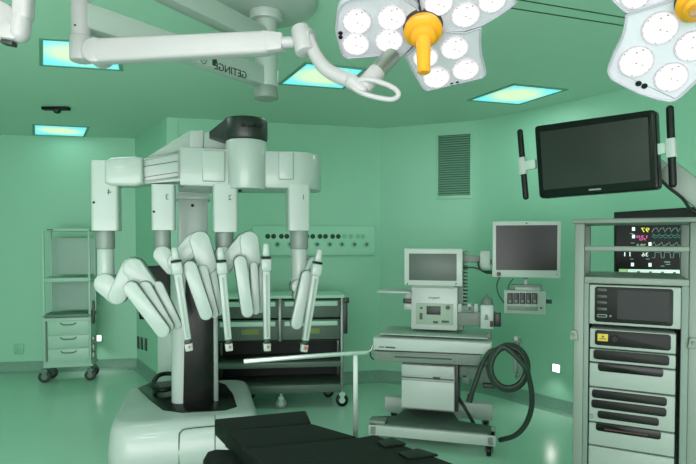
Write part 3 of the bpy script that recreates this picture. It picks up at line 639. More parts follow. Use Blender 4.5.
# hose hook + coiled hose
yh = -.02
hk = bx('hose_hook', M_steel, (514, 336), (518.5, 374), yh + .04, yh + .055, .003)
MB().tube([X(516.5, 372, yh + .04), X(516, 378, yh), X(519.5, 375, yh - .02), X(522, 368, yh - .03)], .006, 8).beam(X(488, 350, yh + .08), X(514, 348, yh + .06), (.02, .02), (.02, .02)).build('hook_arm', M_steel, e)
v = X(518.5, 342, yh + .04); MB().cyl((v.x - .03, v.y, v.z), (v.x + .03, v.y, v.z), .01).cyl((v.x + .01, v.y, v.z - .025), (v.x + .01, v.y, v.z + .025), .008).build('hook_clamp', M_mgrey, e)
pts = [X(469.5, 400, yh + .06), X(474, 387, yh + .04), X(481, 367, yh + .03), X(489, 353, yh + .02)]
for i in range(0, 27):
    t = R(128 - i * 360 / 12.5); g = 1.0 if i < 13 else .9
    pts.append(X(508.5 + 19.5 * g * math.cos(t), 367.5 - 22.5 * g * math.sin(t), yh + .015 - .0032 * i))
pts += [X(524.5, 366, yh - .08), X(529.5, 380, yh - .05), X(532, 398, yh - .02), X(530, 414, yh + .02), X(524, 427, yh + .06), X(514, 436, yh + .1), X(500, 440, yh + .2)]
e2 = thing('breathing_hose', fr, 'dark corrugated hose coiled on a hook at the side of the anaesthesia machine', 'hose')
MB().tube(pts, .019, 10, 5).build('hose', M_hose, e2)
MB().cyl(X(469, 402, yh + .06), X(471, 394.5, yh + .06), .024).build('hose_cuff', M_dgrey, e2)
MB().tube([X(458, 397, .3), X(466, 410, .25), X(474, 424, .3)], .014, 8).build('drain_hose', M_dgrey, e)
MB().tube([X(373, 345, .2), X(370.5, 349, .2), X(371, 357, .22), X(375, 360, .3)], .005, 8).build('side_loop', M_dgrey, e)
# ------------------------------------------------------------------ equipment rack (right)
A, B = at(573, 390, 2.6), at(693, 400, 2.375); rz = math.atan2(B.y - A.y, B.x - A.x)
fr = Fr(((A.x + B.x) / 2, (A.y + B.y) / 2, 0), rz); X = fr.px
e = thing('equipment_rack', fr, 'tall light grey equipment rack with open upper bays at the right', 'equipment rack')
W = (B - A); W.z = 0; W = W.length / 2; D = .5
zt = X(577, 219, 0).z
def rb(nm, m, x0, x1, z0, z1, y0=0, y1=D, bev=.005, par=None): return MB().bb(x0, x1, y0, y1, z0, z1, bev).build(nm, m, par or e)
xl0, xl1 = -W, X(584, 300, 0).x; xr0 = X(689, 300, 0).x; xr1 = W + .03
z_a0, z_a1 = X(584, 251, 0).z, X(584, 246, 0).z; z_b0, z_b1 = X(584, 283, 0).z, X(584, 276.5, 0).z; z_t0 = X(584, 223.5, 0).z
rb('top_board', M_lgrey, -W - .01, xr1 + .01, z_t0, zt, -.01, D)
for x0, x1 in ((xl0, xl1), (xr0, xr1)):
    rb('post', M_lgrey, x0, x1, .1, z_t0, 0, .05, .006); rb('post', M_lgrey, x0, x1, .1, z_t0, D - .05, D, .006)
    sp = rb('side_panel', M_mgrey, x0 + .012, x1 - .012, .1, z_b0, .04, D - .04, .002)
rb('side_panel', M_mgrey, xl0 + .01, xl1 - .012, z_b0, z_t0, .05, .26, .002)
rb('crossbar', M_lgrey, xl1, xr0, z_a0, z_a1, 0, .03); rb('shelf', M_lgrey, xl1, xr0, z_b0, z_b1, -.005, D)
rb('back_panel', M_mgrey, xl1, xr0, .12, z_b0, D - .02, D - .01, .001)
rb('base', M_lgrey, -W, W + .03, .1, .2, -.02, D + .02, .01)
for x in (-W + .05, W - .02):
    for y in (.05, D - .05): caster(e, x, y, .032, .03, M_dgrey, M_black)
v0, v1 = X(588, 300, 0), X(688, 300, 0)
s = MB(); s.bb(xl1, X(589, 305, 0).x, .0, .03, .2, z_b0, .002); s.bb(X(681.5, 305, 0).x, xr0, .0, .03, .2, z_b0, .002); s.build('inner_trim', M_mgrey, e)
for a, b in ((574, 334), (692.5, 342)):
    v = X(a, b, 0); MB().prism([(v.x - .02, v.z - .025), (v.x + .02, v.z - .025), (v.x + .012, v.z + .02), (v.x - .012, v.z + .02)], 'y', -.02, .0, .004).ball((v.x, -.022, v.z), .008).build('latch', M_lgrey, e)
# rack devices: each its own thing
xa, xb = X(590, 330, 0).x, X(676, 340, 0).x
def dev(nm, label, cat, y0, y1, group=None, x0=None, x1=None):
    """device whose front spans image rows y0..y1 at its left edge"""
    x0 = xa if x0 is None else x0; x1 = xb if x1 is None else x1
    za, zb = X(590, y0, 0).z, X(590, y1, 0).z
    F = Fr(fr.M @ Vector(((x0 + x1) / 2, 0, zb)), rz); o = thing(nm, F, label, cat, group)
    MB().bb(-(x1 - x0) / 2, (x1 - x0) / 2, -.012, .42, .001, za - zb - .002, .005, 3).build('case', M_rackw, o); return o, F
def slot(o, F, a, b, c, d, m=M_gloss, r=.01, y=-.012, th=.004, nm='front_panel', par=None):
    """a left-top, b right-top rows..; four image points"""
    P = quad(F, y - th, a, b, c, d); return MB().prism(P, 'y', y - th, y + .002, .0).build(nm, m, par or o)
def rslot(o, F, xl, yl, xr, yr, h, m=M_black, nm='front_panel', y=-.012, th=.004):
    """rounded slot from (xl,yl) top-left to (xr,yr) top-right image points, h image rows tall at left"""
    p, q, t = F.px(xl, yl, y), F.px(xr, yr, y), F.px(xl, yl + h, y); r = min(.012, abs(p.z - t.z) * .45)
    zt_ = (p.z + q.z) / 2
    return MB().prism(rrect(p.x, q.x, zt_ - (p.z - t.z), zt_, r), 'y', y - th, y + .004, .001).build(nm, m, o)
o, F = dev('video_processor', 'white rack unit with a wide black touchscreen face and oval buttons', 'medical device', 284, 323.5, x0=X(589.5, 300, 0).x, x1=X(681, 300, 0).x)
fp_ = rslot(o, F, 595, 286.5, 673.5, 289, 35, M_black)
p, q = F.px(617.5, 290, -.016), F.px(669, 322, -.016); MB().bb(p.x, q.x, -.018, -.014, q.z, p.z).build('touch_screen', M_touch, o)
for i, y_ in enumerate((290, 296.5, 302.5, 309, 315.7)):
    v = F.px(602, y_, -.016); MB().prism(rrect(v.x - .022, v.x + .022, v.z - .0075, v.z + .0075, .007), 'y', -.021, -.015, .001).build('oval_button', M_mgrey if i == 4 else M_dgrey, o)
    if i == 4: MB().prism(rrect(v.x - .018, v.x + .018, v.z - .004, v.z + .004, .0039), 'y', -.022, -.02).build('button_light', M_black, o)
v = F.px(610.5, 316, -.016); MB().ball((v.x, -.016, v.z), .006).build('small_button', M_mgrey, o)
o, F = dev('light_source', 'rack unit with yellow label and round knob on its black front', 'medical device', 327.5, 347, )
rslot(o, F, 595, 330.5, 671, 334, 15)
y0_ = -.017
p, q = F.px(597.5, 333.5, y0_), F.px(608, 341.5, y0_); yl = MB().bb(p.x, q.x, -.018, -.014, q.z, p.z, .001).build('yellow_label', M_yel, o)
v = F.px(603, 337.5, -.018); MB().bb(v.x - .014, v.x + .014, -.019, -.017, v.z - .008, v.z - .004).bb(v.x - .005, v.x + .005, -.019, -.017, v.z, v.z + .009).build('label_mark', M_print, yl)
v = F.px(615, 338.5, y0_); MB().cyl((v.x, -.035, v.z), (v.x, -.014, v.z), .013).box((v.x, -.03, v.z + .01), (.006, .012, .012)).build('knob', M_black, o)
o, F = dev('insufflator', 'shallow white rack unit with one long black slot, directly below the yellow-labelled unit', 'medical device', 347.8, 361)
rslot(o, F, 593.5, 350.5, 669.5, 354.5, 9.5)
o, F = dev('recorder', 'white rack unit with a black disc slot above a wide blank front', 'medical device', 361.8, 385.5)
rslot(o, F, 598, 364, 663.4, 367.5, 8, M_gloss)
o, F = dev('control_unit', 'white rack unit whose front has three stacked rounded black slots', 'medical device', 386.3, 420.5)
rslot(o, F, 592, 389.5, 667, 397, 8.3); rslot(o, F, 591.5, 400, 666.5, 407, 8.3); rslot(o, F, 597.6, 411, 659, 417.5, 7.5)
v = F.px(591.5, 416, -.012); MB().cyl((v.x, -.02, v.z), (v.x, -.01, v.z), .01, seg=14).build('power_button', M_mgrey, o)
o, F = dev('disc_drive', 'lowest visible rack unit with a black slot and dark red print', 'medical device', 421.3, 443.5)
rs = rslot(o, F, 596, 423.5, 661, 430, 8, M_gloss); v = F.px(628, 432.5, -.017); MB().bb(v.x - .1, v.x + .08, -.0175, -.016, v.z - .003, v.z + .003).build('slot_mark', M_red2, rs)
o, F = dev('blank_unit', 'plain white blank rack unit below the one with red print', 'medical device', 444.3, 480)
# ------------------------------------------------------------------ vital signs monitor behind the rack
F = Fr((at(665, 240, 3.3).x, 3.3, 0), R(-14)); e = thing('vital_signs_monitor', F, 'wide black vital signs monitor on a stand behind the equipment rack', 'monitor'); X = F.px
P = quad(F, 0, (616, 212), (724, 205), (724, 282), (616, 279))
MB().prism(P, 'y', 0, .06, .006).build('casing', M_black, e)
def mtx(s, px, py, m, h, w, nm='reading'): v = X(px, py, -.002); return writing(s, nm, m, e, (v.x, -.0025, v.z), (1, 0, 0), (0, 0, 1), h, width=w)
mtx('97', 645.3, 230.2, E_y, .038, .046); mtx('120', 642.5, 236.8, E_p, .022, .06); mtx('70', 643, 239.6, E_p, .018, .04); mtx('98.5', 641, 245, E_bg, .018, .05)
mtx('11', 627.3, 254.5, E_w, .038, .035); mtx('36', 645, 254.7, E_w, .034, .036)
for a, b in ((633.5, 229), (633.5, 236.5), (650, 244), (632.5, 264.5), (650, 264.8)): v = X(a, b, -.002); MB().bb(v.x - .008, v.x + .008, -.003, .001, v.z - .011, v.z + .011).build('icon', E_w, e)
for a, b in ((632, 233.5), (633, 243), (632, 259), (648, 259), (663, 266)): v = X(a, b, -.002); MB().bb(v.x - .012, v.x + .008, -.003, .001, v.z - .002, v.z + .002).build('icon', E_g, e)
v = X(668, 262, -.002); MB().bb(v.x - .02, v.x + .012, -.003, .001, v.z - .003, v.z + .003).bb(v.x - .012, v.x + .012, -.003, .001, v.z - .016, v.z - .012).build('icon', E_g, e)
v = X(686, 265.5, -.002); MB().bb(v.x - .025, v.x + .025, -.003, .001, v.z - .004, v.z + .004).build('icon', E_p, e)
def trace(y0, amp, kind, m, per=9.3, x0=652, x1=718):
    pts = []; x = x0; i = 0
    while x < x1:
        if kind == 'saw': pts += [(x, y0 + amp), (x + per * .3, y0 - amp * .6), (x + per * .75, y0 - amp)]
        elif kind == 'sq': pts += [(x, y0 + amp), (x + per * .3, y0 + amp), (x + per * .35, y0 - amp), (x + per * .95, y0 - amp * .8)]
        else: pts += [(x, y0 + amp * .3), (x + per * .3, y0 - amp), (x + per * .5, y0 + amp * .8)]
        x += per
    MB().tube([X(a, b, -.003) for a, b in pts], .0022, 4, 1).build('trace', m, e)
trace(230, 2.2, 'saw', E_g, 6.5); trace(237, 1.3, 'w', E_t, 5); trace(235, 1, 'w', E_t, 6); trace(244, 2, 'w', E_g, 7.5); trace(255, 2.8, 'sq', E_g, 9.3)
P = quad(F, -.002, (619, 269), (627, 269.1), (627, 274), (619, 273.8)); MB().prism(P, 'y', -.003, .001).build('menu_key', E_bg, e)
P = quad(F, -.002, (627.6, 269.2), (716, 270.5), (716, 277.5), (627.6, 274.2)); MB().prism(P, 'y', -.003, .001).build('menu_bar', E_bar, e)
for i in range(5): v = X(638.5 + i * 12, 271.8 + i * .25, -.004); MB().bb(v.x - .008, v.x + .008, -.005, 0, v.z - .004, v.z + .004).build('menu_icon', M_mgrey, e)
v = X(680, 280, 0); zc = v.z
MB().cyl((v.x, .06, .1), (v.x, .06, zc + .1), .02).build('stand_pole', M_steel, e); MB().cyl((v.x, .06, .05), (v.x, .06, .11), .2, .05).build('stand_foot', M_lgrey, e)
for i in range(5): t = R(72 * i); caster(e, v.x + .17 * math.cos(t), .06 + .17 * math.sin(t), .018, .02, M_dgrey, M_black)
# ------------------------------------------------------------------ ceiling-hung black display (right)
A, B = at(536, 163, 2.42), at(656, 150, 2.06); rz = math.atan2(B.y - A.y, B.x - A.x)
mid = (A + B) / 2; fr = Fr(mid, rz); X = fr.px; e = thing('ceiling_display', fr, 'large tilted black flat display with side handles hanging at upper right', 'display')
def rpoly(pts, r=.02, n=4):
    """round a quad's corners"""
    out = []; N = len(pts)
    for i in range(N):
        p = Vector(pts[i]); a = (Vector(pts[i - 1]) - p).normalized(); b = (Vector(pts[(i + 1) % N]) - p).normalized()
        for j in range(n + 1):
            t = j / n; q = (p + a * r) * (1 - t) ** 2 + p * 2 * t * (1 - t) + (p + b * r) * t * t; out.append((q.x, q.y))
    return out
MB().prism(rpoly(quad(fr, 0, (534, 126), (655, 109), (658.5, 189), (539, 198.5)), .018), 'y', 0, .05, .008, 3).build('casing', M_gloss, e)
MB().prism(quad(fr, -.002, (540, 132), (648, 117), (650, 180), (543.6, 190)), 'y', -.003, .004).build('screen', M_scr2, e)
v = X(595, 189.5, -.001); vr = X(610, 188.3, -.001) - X(580, 190.6, -.001)
MB().beam(v - vr.normalized() * .025 + Vector((0, -.001, 0)), v + vr.normalized() * .025 + Vector((0, -.001, 0)), (.002, .007), (.002, .007)).build('name_strip', M_mgrey, e)
for (t0, t1, b0, b1, m0, m1, w, c0, c1) in (((519.8, 130), None, (526, 199), None, 157.5, 174.5, 5.2, (524, 166), (536, 164)), ((669.8, 106.5), None, (673, 186.5), None, 138.5, 157.5, 8, (656, 150), (671, 147))):
    k_ = lambda f: X(t0[0] + (b0[0] - t0[0]) * f, t0[1] + (b0[1] - t0[1]) * f, .02); wpx = X(t0[0] + w / 2, t0[1], .02).x - X(t0[0] - w / 2, t0[1], .02).x
    fa = (m0 - t0[1]) / (b0[1] - t0[1]); fb = (m1 - t0[1]) / (b0[1] - t0[1])
    h = MB().caps(k_(.03), k_(.97), wpx / 2).build('side_handle', M_black, e); h['label'] = 'black grip bar'
    MB().beam(k_(fa), k_(fb), (wpx * 1.15, wpx * 1.15), (wpx * 1.15, wpx * 1.15), up=(1, 0, 0), bev=.002).build('grip_collar', M_white, h)
    MB().beam(X(*c0, .02), X(*c1, .02), (.02, .042), (.02, .042), bev=.003).build('handle_bracket', M_mint, e)
# its carrying arm
MB().beam(X(620, 140, .07), X(664, 172, .12), (.05, .06), (.05, .06), bev=.008).beam(X(664, 168, .12), X(712, 206, .16), (.06, .085), (.06, .085), bev=.01).build('carrying_arm', M_lgrey, e)
MB().bb(-.09, .09, .045, .09, -.09, .09, .01).build('mounting_plate', M_dgrey, e)
MB().tube([X(657, 176, .08), X(668, 187, .09), X(682, 198, .1), (X(693, 211, .1)), X(712, 214, .12)], .006, 8).build('cable', M_black, e)
v = X(712, 206, .16); vw = fr.M @ v
s = MB(); s.cyl((v.x, v.y, v.z - .1), (v.x, v.y, HC - mid.z), .045).build('ceiling_post', M_lgrey, e)
# ------------------------------------------------------------------ ceiling pendant system
hubD = 2.85
P0 = at(266, 60, hubD); fr = Fr((P0.x, P0.y, HC)); e = thing('ceiling_pendant', fr, 'white ceiling spindle with long lettered arms reaching to the lamp at left', 'ceiling arm')
L = fr.l; Yd = fr.Y
MB().axis((0, 0, -.0), (0, 0, -.07), [(0, .27), (.35, .268), (.7, .25), (1, .2)], 48).build('canopy', M_white, e)
z = lambda py: at(266, py, hubD).z - HC
MB().cyl((0, 0, -.05), (0, 0, z(22)), .085, bev=.008, seg=32).build('spindle_flange', M_white, e)
MB().cyl((0, 0, z(20)), (0, 0, z(62)), .058, bev=.005, seg=32).build('spindle', M_white, e)
MB().cyl((-.0, 0, z(58)), (-.0, 0, z(90)), .062, bev=.004, seg=32).build('arm_bearing', M_white, e)
MB().cyl((-.0, 0, z(87)), (-.0, 0, z(99)), .064, bev=.006, seg=32).build('bearing_cap', M_lgrey, e)
pD = 2.07
Pt = at(81, 16, pD); zA = at(266, 78, hubD).z
tip = Vector((Pt.x, Pt.y, zA)); tl = L(tip)
xa1 = MB().beam((0, 0, z(78)), (tl.x, tl.y, z(78)), (.075, .1), (.075, .1), bev=.012).build('extension_arm', M_white, e)
dd = Vector((tl.x, tl.y, 0)).normalized(); nrm = Vector((0, 0, 1)).cross(dd).normalized()  # horizontal normal
if nrm.y > 0: nrm = -nrm
o_ = nrm * .0385
rd = -dd if (-dd).x > 0 else dd
up_ = Vector((0, 0, 1))
def onarm(px, py):
    """image point on the arm's near face"""
    w0 = fr.M @ (Vector((0, 0, z(78))) + o_); d = ray(px, py); n_ = nrm; t = (w0 - CO).dot(n_) / d.dot(n_); return fr.l(CO + d * t)
v = onarm(231, 71)
writing('GETINGE', 'arm_lettering', M_dgrey, xa1, v, rd, up_, .05, depth=.001, width=.2)
v = onarm(214.5, 62); MB().beam(v + rd * -.012, v + rd * .006, (.003, .035), (.003, .035)).beam(v + rd * .003 + up_ * .005, v + rd * .014 + up_ * .005, (.003, .018), (.003, .018)).build('arm_logo', M_dgrey, xa1)
v = onarm(203.5, 59.5); ring = [v + rd * .016 * math.cos(R(t)) + up_ * .018 * math.sin(R(t)) for t in range(110, 431, 32)]; MB().tube(ring, .0018, 6, 3).ball(v, .004).build('arm_symbol', M_print, xa1)
# upper arm towards the upper left device
LD = 1.75
dv = at(10, -30, LD); zB = at(266, 40, hubD).z
MB().beam((0, 0, z(40)), (dv.x - P0.x, dv.y - P0.y, z(40)), (.08, .1), (.08, .1), bev=.012).build('extension_arm', M_white, e)
for q in (.1, .5): pass
# lamp post at the end of the lettered arm
zt_, zb_ = zA + .06, at(81, 40, pD).z
MB().cyl((tl.x, tl.y, zb_ - HC - .01), (tl.x, tl.y, zt_ - HC), .036, bev=.006, seg=28).build('drop_post', M_arm, e)
v = at(75, 25, pD - .036) - Vector(fr.M.translation); MB().ball(v, .004).build('post_screw', M_dgrey, e)
# spring arm
jz = at(85, 51, pD).z; J = Vector((tl.x, tl.y, jz - HC)); K = Yd(283, 43, 1.93)
MB().cyl(J + Vector((0, 0, .055)), J - Vector((0, 0, .04)), .042, bev=.008, seg=28).build('elbow_joint', M_arm, e)
J2 = Yd(97, 52, pD - .035); K = Yd(281, 43.5, 1.93)
MB().cyl(J2 + Vector((0, .06, 0)), J2 + Vector((0, -.03, 0)), .046, bev=.008, seg=28).build('pivot_disc', M_arm, e)
s = MB(); s.beam(J2, Yd(270, 43.5, 1.94), (.06, .088), (.06, .078), bev=.014, seg=3).beam(Yd(262, 43.3, 1.945), Yd(284, 42.5, 1.93), (.06, .078), (.05, .06), bev=.01); s.build('spring_arm', M_arm, e)
# ------------------------------------------------------------------ surgical lamp heads
def lampframe(px, py, Y, tilt, yaw):
    c = at(px, py, Y); # normal (local z) points down and towards the camera
    n = Vector((math.sin(R(yaw)) * math.cos(R(tilt)), -math.cos(R(yaw)) * math.cos(R(tilt)), -math.sin(R(tilt))))
    x = Vector((0, 0, 1)).cross(n).normalized(); y = n.cross(x)
    M = Matrix((x, y, n)).transposed().to_4x4(); M.translation = c; return Fr(None, M=M)
def dens(pts, n=4, r=.5):
    out = []; P = [Vector(p) for p in pts]; N = len(P)
    for i in range(N):
        a, b, c, d = P[i - 1], P[i], P[(i + 1) % N], P[(i + 2) % N]
        for j in range(n):
            t = j / n; out.append(tuple(.5 * ((2 * b) + (c - a) * t * r * 2 * .5 + 0 * b) if False else b.lerp(c, t)))
    return out
def lamp(F, label, lobes, centre, handle, power, dots, grp='ceiling surgical lamps'):
    e = thing('surgical_lamp', F, label, 'surgical lamp', grp); inv = F.z
    for outline, lenses in lobes:
        P = [(lambda v: (v.x, v.y))(inv(a, b, 0)) for a, b in outline]
        cx = sum(p[0] for p in P) / len(P); cy_ = sum(p[1] for p in P) / len(P)
        P = rpoly(P, .012, 3)
        s = MB(); ins = lambda k, z_: [(cx + (x - cx) * k, cy_ + (y - cy_) * k, z_) for x, y in P]
        s.loft([ins(.97, .0), ins(1, -.008), ins(1.01, -.03), ins(.93, -.06), ins(.6, -.085)])
        lb = s.build('lobe', M_lampb, e)
        s = MB(); s.tube([(x, y, .002) for x, y, _ in ins(.975, 0)][::2], .0035, 6, 3, True); s.build('lobe_rim', M_tap, lb)
        for (a, b, rpx) in lenses:
            v = inv(a, b, 0); r = (inv(a + rpx * .96, b, 0) - v).length
            ln = MB().axis((v.x, v.y, -.004), (v.x, v.y, .007), [(0, r), (.6, r), (.85, r * .95), (1, r * .86)], 28).build('lens', M_lens, lb)
    for a, b in dots: v = inv(a, b, 0); MB().axis((v.x, v.y, -.004), (v.x, v.y, .004), [(0, .008), (.7, .008), (1, .006)], 12).build('marker_dot', M_black, e)
    v = inv(*centre, 0); k = (inv(centre[0] + 1, centre[1], 0) - v).length
    if handle:
        hs = MB().axis((v.x, v.y, -.06), (v.x, v.y, .012), [(0, 21 * k), (.8, 20.5 * k), (1, 18 * k)], 32).build('centre_hub', M_dgrey, e)
        hn = MB(); T = Vector((v.x, v.y, .012)); hd = inv(*handle, .17) - T
        hn.axis(T, T + Vector((0, 0, .06)), [(0, 18.5 * k), (.3, 19.5 * k), (.42, 17 * k), (.5, 13 * k), (.85, 12.5 * k), (1, 8 * k)], 32)
        Q = inv(*handle, .17)
        hn.axis(T + Vector((0, 0, .05)), Q, [(0, 8 * k), (.9, 6.2 * k), (.97, 6.6 * k), (1, 5.4 * k)], 24); hn.build('sterile_handle', M_orange, e)
    ld = bpy.data.lights.new('lamp_beam', 'SPOT'); ld.energy = power; ld.spot_size = R(120); ld.spot_blend = 1; ld.shadow_soft_size = .15; ld.color = (1, .98, .95)
    lo = bpy.data.objects.new('lamp_beam', ld); C.objects.link(lo); lo.matrix_world = F.M @ Matrix.Translation((0, 0, .25)) @ Matrix.Rotation(math.pi, 4, 'X')
    return e
F1 = lampframe(423, 30, 1.85, 59, -6)
lobA = ([(337, 11), (342, 2), (352, -2), (400, -6), (418, 6), (424, 22), (418, 40), (402, 56.5), (377, 56), (346, 58.5), (341, 54), (335, 30)],
        [(357, 21, 15.5), (391.5, 17.5, 15.5), (356, 43.5, 14.5), (389, 40, 15), (410, -12, 12)])
lobB = ([(404, 56), (422, 38), (440, 30), (466, 32), (482, 26), (480.5, 40), (482, 56), (487, 74), (482, 78), (455, 84), (426, 91), (421, 87)],
        [(425.5, 57, 13.5), (454.5, 47.5, 15), (436.5, 77, 14.5), (465.5, 69, 14.5)])
lobC = ([(424, 20), (418, -6), (440, -24), (480, -30), (516, -14), (517, 3), (500, 15), (483, 25), (462, 31), (438, 30)],
        [(438.5, 2.5, 15.5), (465.5, 14.5, 15.5), (492, 0, 15), (462, -16, 15)])
L1 = lamp(F1, 'bright three-lobed surgical lamp with orange centre handle at top centre', [lobA, lobB, lobC], (423, 26), (424, 73), 7, [(340.5, 33), (340.5, 37), (452, 84.3), (457.5, 82.8)])
# yoke of the first lamp
s = MB(); y1 = 1.93
yk = lambda a, b, Y=1.9: F1.l(at(a, b, Y))
MB().cyl(yk(293, 42.5, 1.93), yk(313, 38, 1.9), .022, .036, bev=.004).cyl(yk(300, 28, 1.91), yk(306, 53, 1.89), .034, .036, bev=.006).cyl(yk(280, 42.6, 1.93), yk(300, 42, 1.92), .02).build('yoke_joint', M_arm, L1)
MB().tube([yk(308, 38, 1.9), yk(315, 54, 1.89), yk(325, 68, 1.87), yk(340, 77, 1.85), yk(354, 82, 1.83)], .024, 14, 6).build('yoke', M_arm, L1)
MB().tube([yk(354, 82, 1.82), yk(368, 79.5, 1.8), yk(385, 84, 1.79), yk(396, 90, 1.78), yk(398, 96, 1.78), yk(391, 99.5, 1.79), yk(375, 97, 1.8), yk(360, 92, 1.81), yk(350, 84, 1.82)], .009, 10, 5, True).build('grab_handle', M_arm, L1)
MB().caps(yk(352, 82, 1.83), yk(362, 89, 1.82), .026, .02).build('yoke_hub', M_arm, L1)
MB().cyl(yk(362, 88, 1.83), yk(378, 71, 1.85), .03, .03, bev=.004).build('axle_sleeve', M_arm, L1)
MB().cyl(yk(376, 73, 1.85), yk(392, 56, 1.92), .029, .029).build('axle', M_grey, L1)
# second lamp, nearer, top right
F2 = lampframe(668, 52, 1.42, 40, -28)
lobD = ([(626, 13), (660, 3), (684, -6), (700, 6), (716, 18), (716, 64), (697, 82), (680, 98), (672, 102.5), (655, 99), (637, 93), (610, 79), (606.5, 70), (614, 52), (622, 36), (625, 22)],
        [(660, 28, 20), (636, 61.5, 19), (671, 77, 18.5), (692, 46, 19)])
lobE = ([(626, 13), (612, 0), (604, -22), (640, -44), (684, -30), (684, -8), (660, 3)], [(636, -6, 17), (655, -26, 17)])
lobG = ([(700, 4), (690, -8), (700, -34), (740, -40), (760, -10), (744, 12), (718, 18)], [(716, -8, 17), (738, -16, 17)])
L2 = lamp(F2, 'nearer surgical lamp cut off by the upper right corner of the view', [lobD, lobE, lobG], (694, 1), (706, 10), 6, [(638.5, 83.5), (644.5, 86)])
q = F2.l(at(720, -30, 1.75)); top = F2.l(Vector((at(720, -30, 1.75).x, 1.75, HC)))
MB().cyl(F2.z(694, 1, -.06), q, .03).cyl(q, top, .035).build('suspension_arm', M_arm, L2)
# ---- white joint of another ceiling arm, upper left corner
D0 = 1.75; Q = at(20, 10, D0); fr = Fr((at(10, -30, LD).x, LD, HC)); e = thing('ceiling_arm_joint', fr, 'rounded white joint of a ceiling arm in the upper left corner', 'ceiling arm')
k = lambda a, b, d=0: fr.l(at(a, b, D0 + d))
zd = z(40)
MB().cyl((0, 0, 0), (0, 0, k(10, -30).z - .02), .05, bev=.006).build('drop_post', M_arm, e)
MB().beam(k(25, -34), k(23, 22), (.055, .06), (.055, .06), up=(1, 0, 0), bev=.02, seg=4).caps(k(22.5, 15), k(20, 33), .028, .031).build('joint_body', M_arm, e)
MB().cyl(k(-3, 20, -.035), k(-3, 20, .04), .062, bev=.012, seg=32).build('pivot_disc', M_arm, e)
MB().beam(k(0, 30), k(21, 35), (.05, .06), (.05, .05), bev=.012).build('joint_arm', M_arm, e)
MB().beam(k(3, 42), k(15, 44.5), (.03, .014), (.03, .014), bev=.003).build('end_cover', M_dgrey, e)
# ------------------------------------------------------------------ operating table
TZ = .85
c0, c1, c2, c3 = onz(215, 418.5, TZ), onz(306, 410, TZ), onz(358, 436.5, TZ), None
ax = Vector(((c2 - c1).x, (c2 - c1).y, 0)).normalized(); ang = math.atan2(ax.y, ax.x) + R(90)
sd = Vector((-ax.y, ax.x, 0)); 
if sd.x > 0: sd = -sd
wd = abs((c0 - c1).dot(sd)); ctr = (c0 + c1) / 2
# frame: local -y runs along the table towards the camera side, origin at the far end
fr = Fr((ctr.x, ctr.y, 0), ang); l = fr.l
e = thing('operating_table', fr, 'low black cushioned operating table in the foreground', 'operating table')
u0, u1, u2 = l(c0), l(c1), l(c2); hw = wd / 2
za = fr.z
s1a, s1b = za(227, 430, TZ), za(312, 423, TZ); s2 = za(243, 448, TZ)
xr_ = max(u1.x, u2.x); xl_ = xr_ - max(.4, wd)
yf = max(u0.y, u1.y); ys1 = (s1a.y + s1b.y) / 2; ys2 = u2.y
def cushion(x0, x1, y0, y1, nm='cushion'): return MB().bb(x0, x1, y0, y1, TZ - .075, TZ, .014, 3).build(nm, M_cush, e)
P1 = [(u0.x, u0.y), (u1.x, u1.y), (s1b.x, s1b.y + .003), (s1a.x, s1a.y + .003)]
MB().prism(P1, 'z', TZ - .075, TZ, .01, 3).build('cushion', M_cush, e)
MB().prism([(s1a.x, s1a.y - .003), (s1b.x, s1b.y - .003), (u2.x, u2.y + .003), (s2.x, s2.y + .003)], 'z', TZ - .075, TZ, .01, 3).build('cushion', M_cush, e)
w0, w1 = za(375, 434, TZ), za(457, 464, TZ)
xe = (w0.x + w1.x) / 2
MB().prism([(s2.x, s2.y - .003), (u2.x + .0, u2.y - .003), (w0.x, w0.y), (w1.x, w1.y), (w1.x, w1.y - .75), (s2.x - .06, w1.y - .75)], 'z', TZ - .075, TZ, .012, 3).build('cushion', M_cush, e)
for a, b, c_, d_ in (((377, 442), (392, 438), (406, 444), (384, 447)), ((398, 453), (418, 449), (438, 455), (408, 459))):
    v = [za(*q_, TZ + .004) for q_ in (a, b, c_, d_)]; MB().prism([(q_.x, q_.y) for q_ in v], 'z', TZ - .002, TZ + .008, .003).build('shadow_wedge', M_black, e)  # thin black wedges on the cushion, standing in for shadows
MB().bb(xl_ + .05, xr_ - .05, w1.y - .7, yf - .05, TZ - .11, TZ - .075, .005).build('table_frame', M_dgrey, e)
MB().bb(-.12, .12, w1.y - .55, w1.y - .2, .14, TZ - .1, .02).build('pedestal', M_lgrey, e); MB().bb(-.24, .24, w1.y - .75, w1.y + .05, 0, .14, .03).build('foot', M_lgrey, e)
ab = [za(a, b, .79) for a, b in ((203, 458), (207, 451), (216, 448.5), (240, 449), (252, 456), (262, 470), (262, 490), (225, 490), (203, 470))]
MB().prism([(q_.x, q_.y) for q_ in ab], 'z', .73, .79, .012, 3).build('arm_board', M_cush, e)
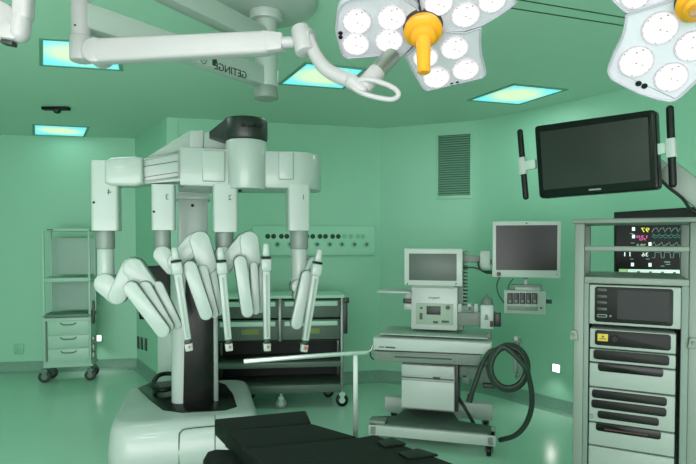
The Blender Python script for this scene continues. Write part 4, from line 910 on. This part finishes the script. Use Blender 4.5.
# ---- drape bar clamped to the table
pD = 2.13; b0, b1 = at(355.5, 437, pD), at(355.5, 353, pD); fr = Fr((b0.x, b0.y, 0)); e = thing('drape_frame', fr, 'steel bar on a flat upright standing at the end of the operating table', 'drape frame')
MB().bb(-.01, .01, -.008, .008, b0.z - .12, b1.z, .003).build('upright', M_grey, e)
MB().bb(-.03, .03, -.05, .02, b0.z - .13, b0.z - .06, .005).build('clamp', M_dgrey, e)
zz = b1.z + .004
r0 = fr.l(onz(243.5, 361.3, zz)); r1 = fr.l(onz(368, 352, zz))
MB().beam(r0, r1, (.016, .016), (.016, .016), bev=.004).build('cross_bar', M_chrome, e)
r2 = fr.Y(373, 345, r1.y + b0.y); MB().tube([r1, fr.Y(371, 350, r1.y + b0.y), r2], .004, 8, 4).build('end_hook', M_steel, e)
# ------------------------------------------------------------------ light
w = bpy.data.worlds.new('world'); SC.world = w; w.use_nodes = True; w.node_tree.nodes['Background'].inputs[0].default_value = (.95, .93, .94, 1); w.node_tree.nodes['Background'].inputs[1].default_value = 1.6
def area(x, y, z, sx, sy, en, rot=(0, 0, 0), col=(1, 1, 1)):
    ld = bpy.data.lights.new('panel_and_fill_light', 'AREA'); ld.shape = 'RECTANGLE'; ld.size = sx; ld.size_y = sy; ld.energy = en; ld.color = col
    o = bpy.data.objects.new('panel_and_fill_light', ld); C.objects.link(o); o.location = (x, y, z); o.rotation_euler = rot; return o
for x in (-3.2, -1.1, 1.0): area(x, .3, HC - .02, .6, .6, 12 if x < 0 else 4); area(x, -1.6, HC - .02, .6, .6, 26)  # unseen overhead area lights, added to fill the room
area(-.6, -2.9, 1.1, 5.5, 1.8, 170, (R(112), 0, 0))  # added fill light, unseen behind the camera, aimed forward and up at the ceiling
for o in [o for o in bpy.data.objects if o.name.startswith('ceiling_light') and o.type == 'EMPTY']:
    area(o.location.x, o.location.y, HC - .012, .48, .42, 4 if o.location.y < 5 else .8, col=(.85, 1, .98))
SC.view_settings.view_transform = 'Standard'; SC.view_settings.look = 'None'; SC.view_settings.exposure = .12; SC.view_settings.gamma = 1; SC.view_settings.use_curve_mapping = False
SC.cycles.use_denoising = True; SC.cycles.max_bounces = 8
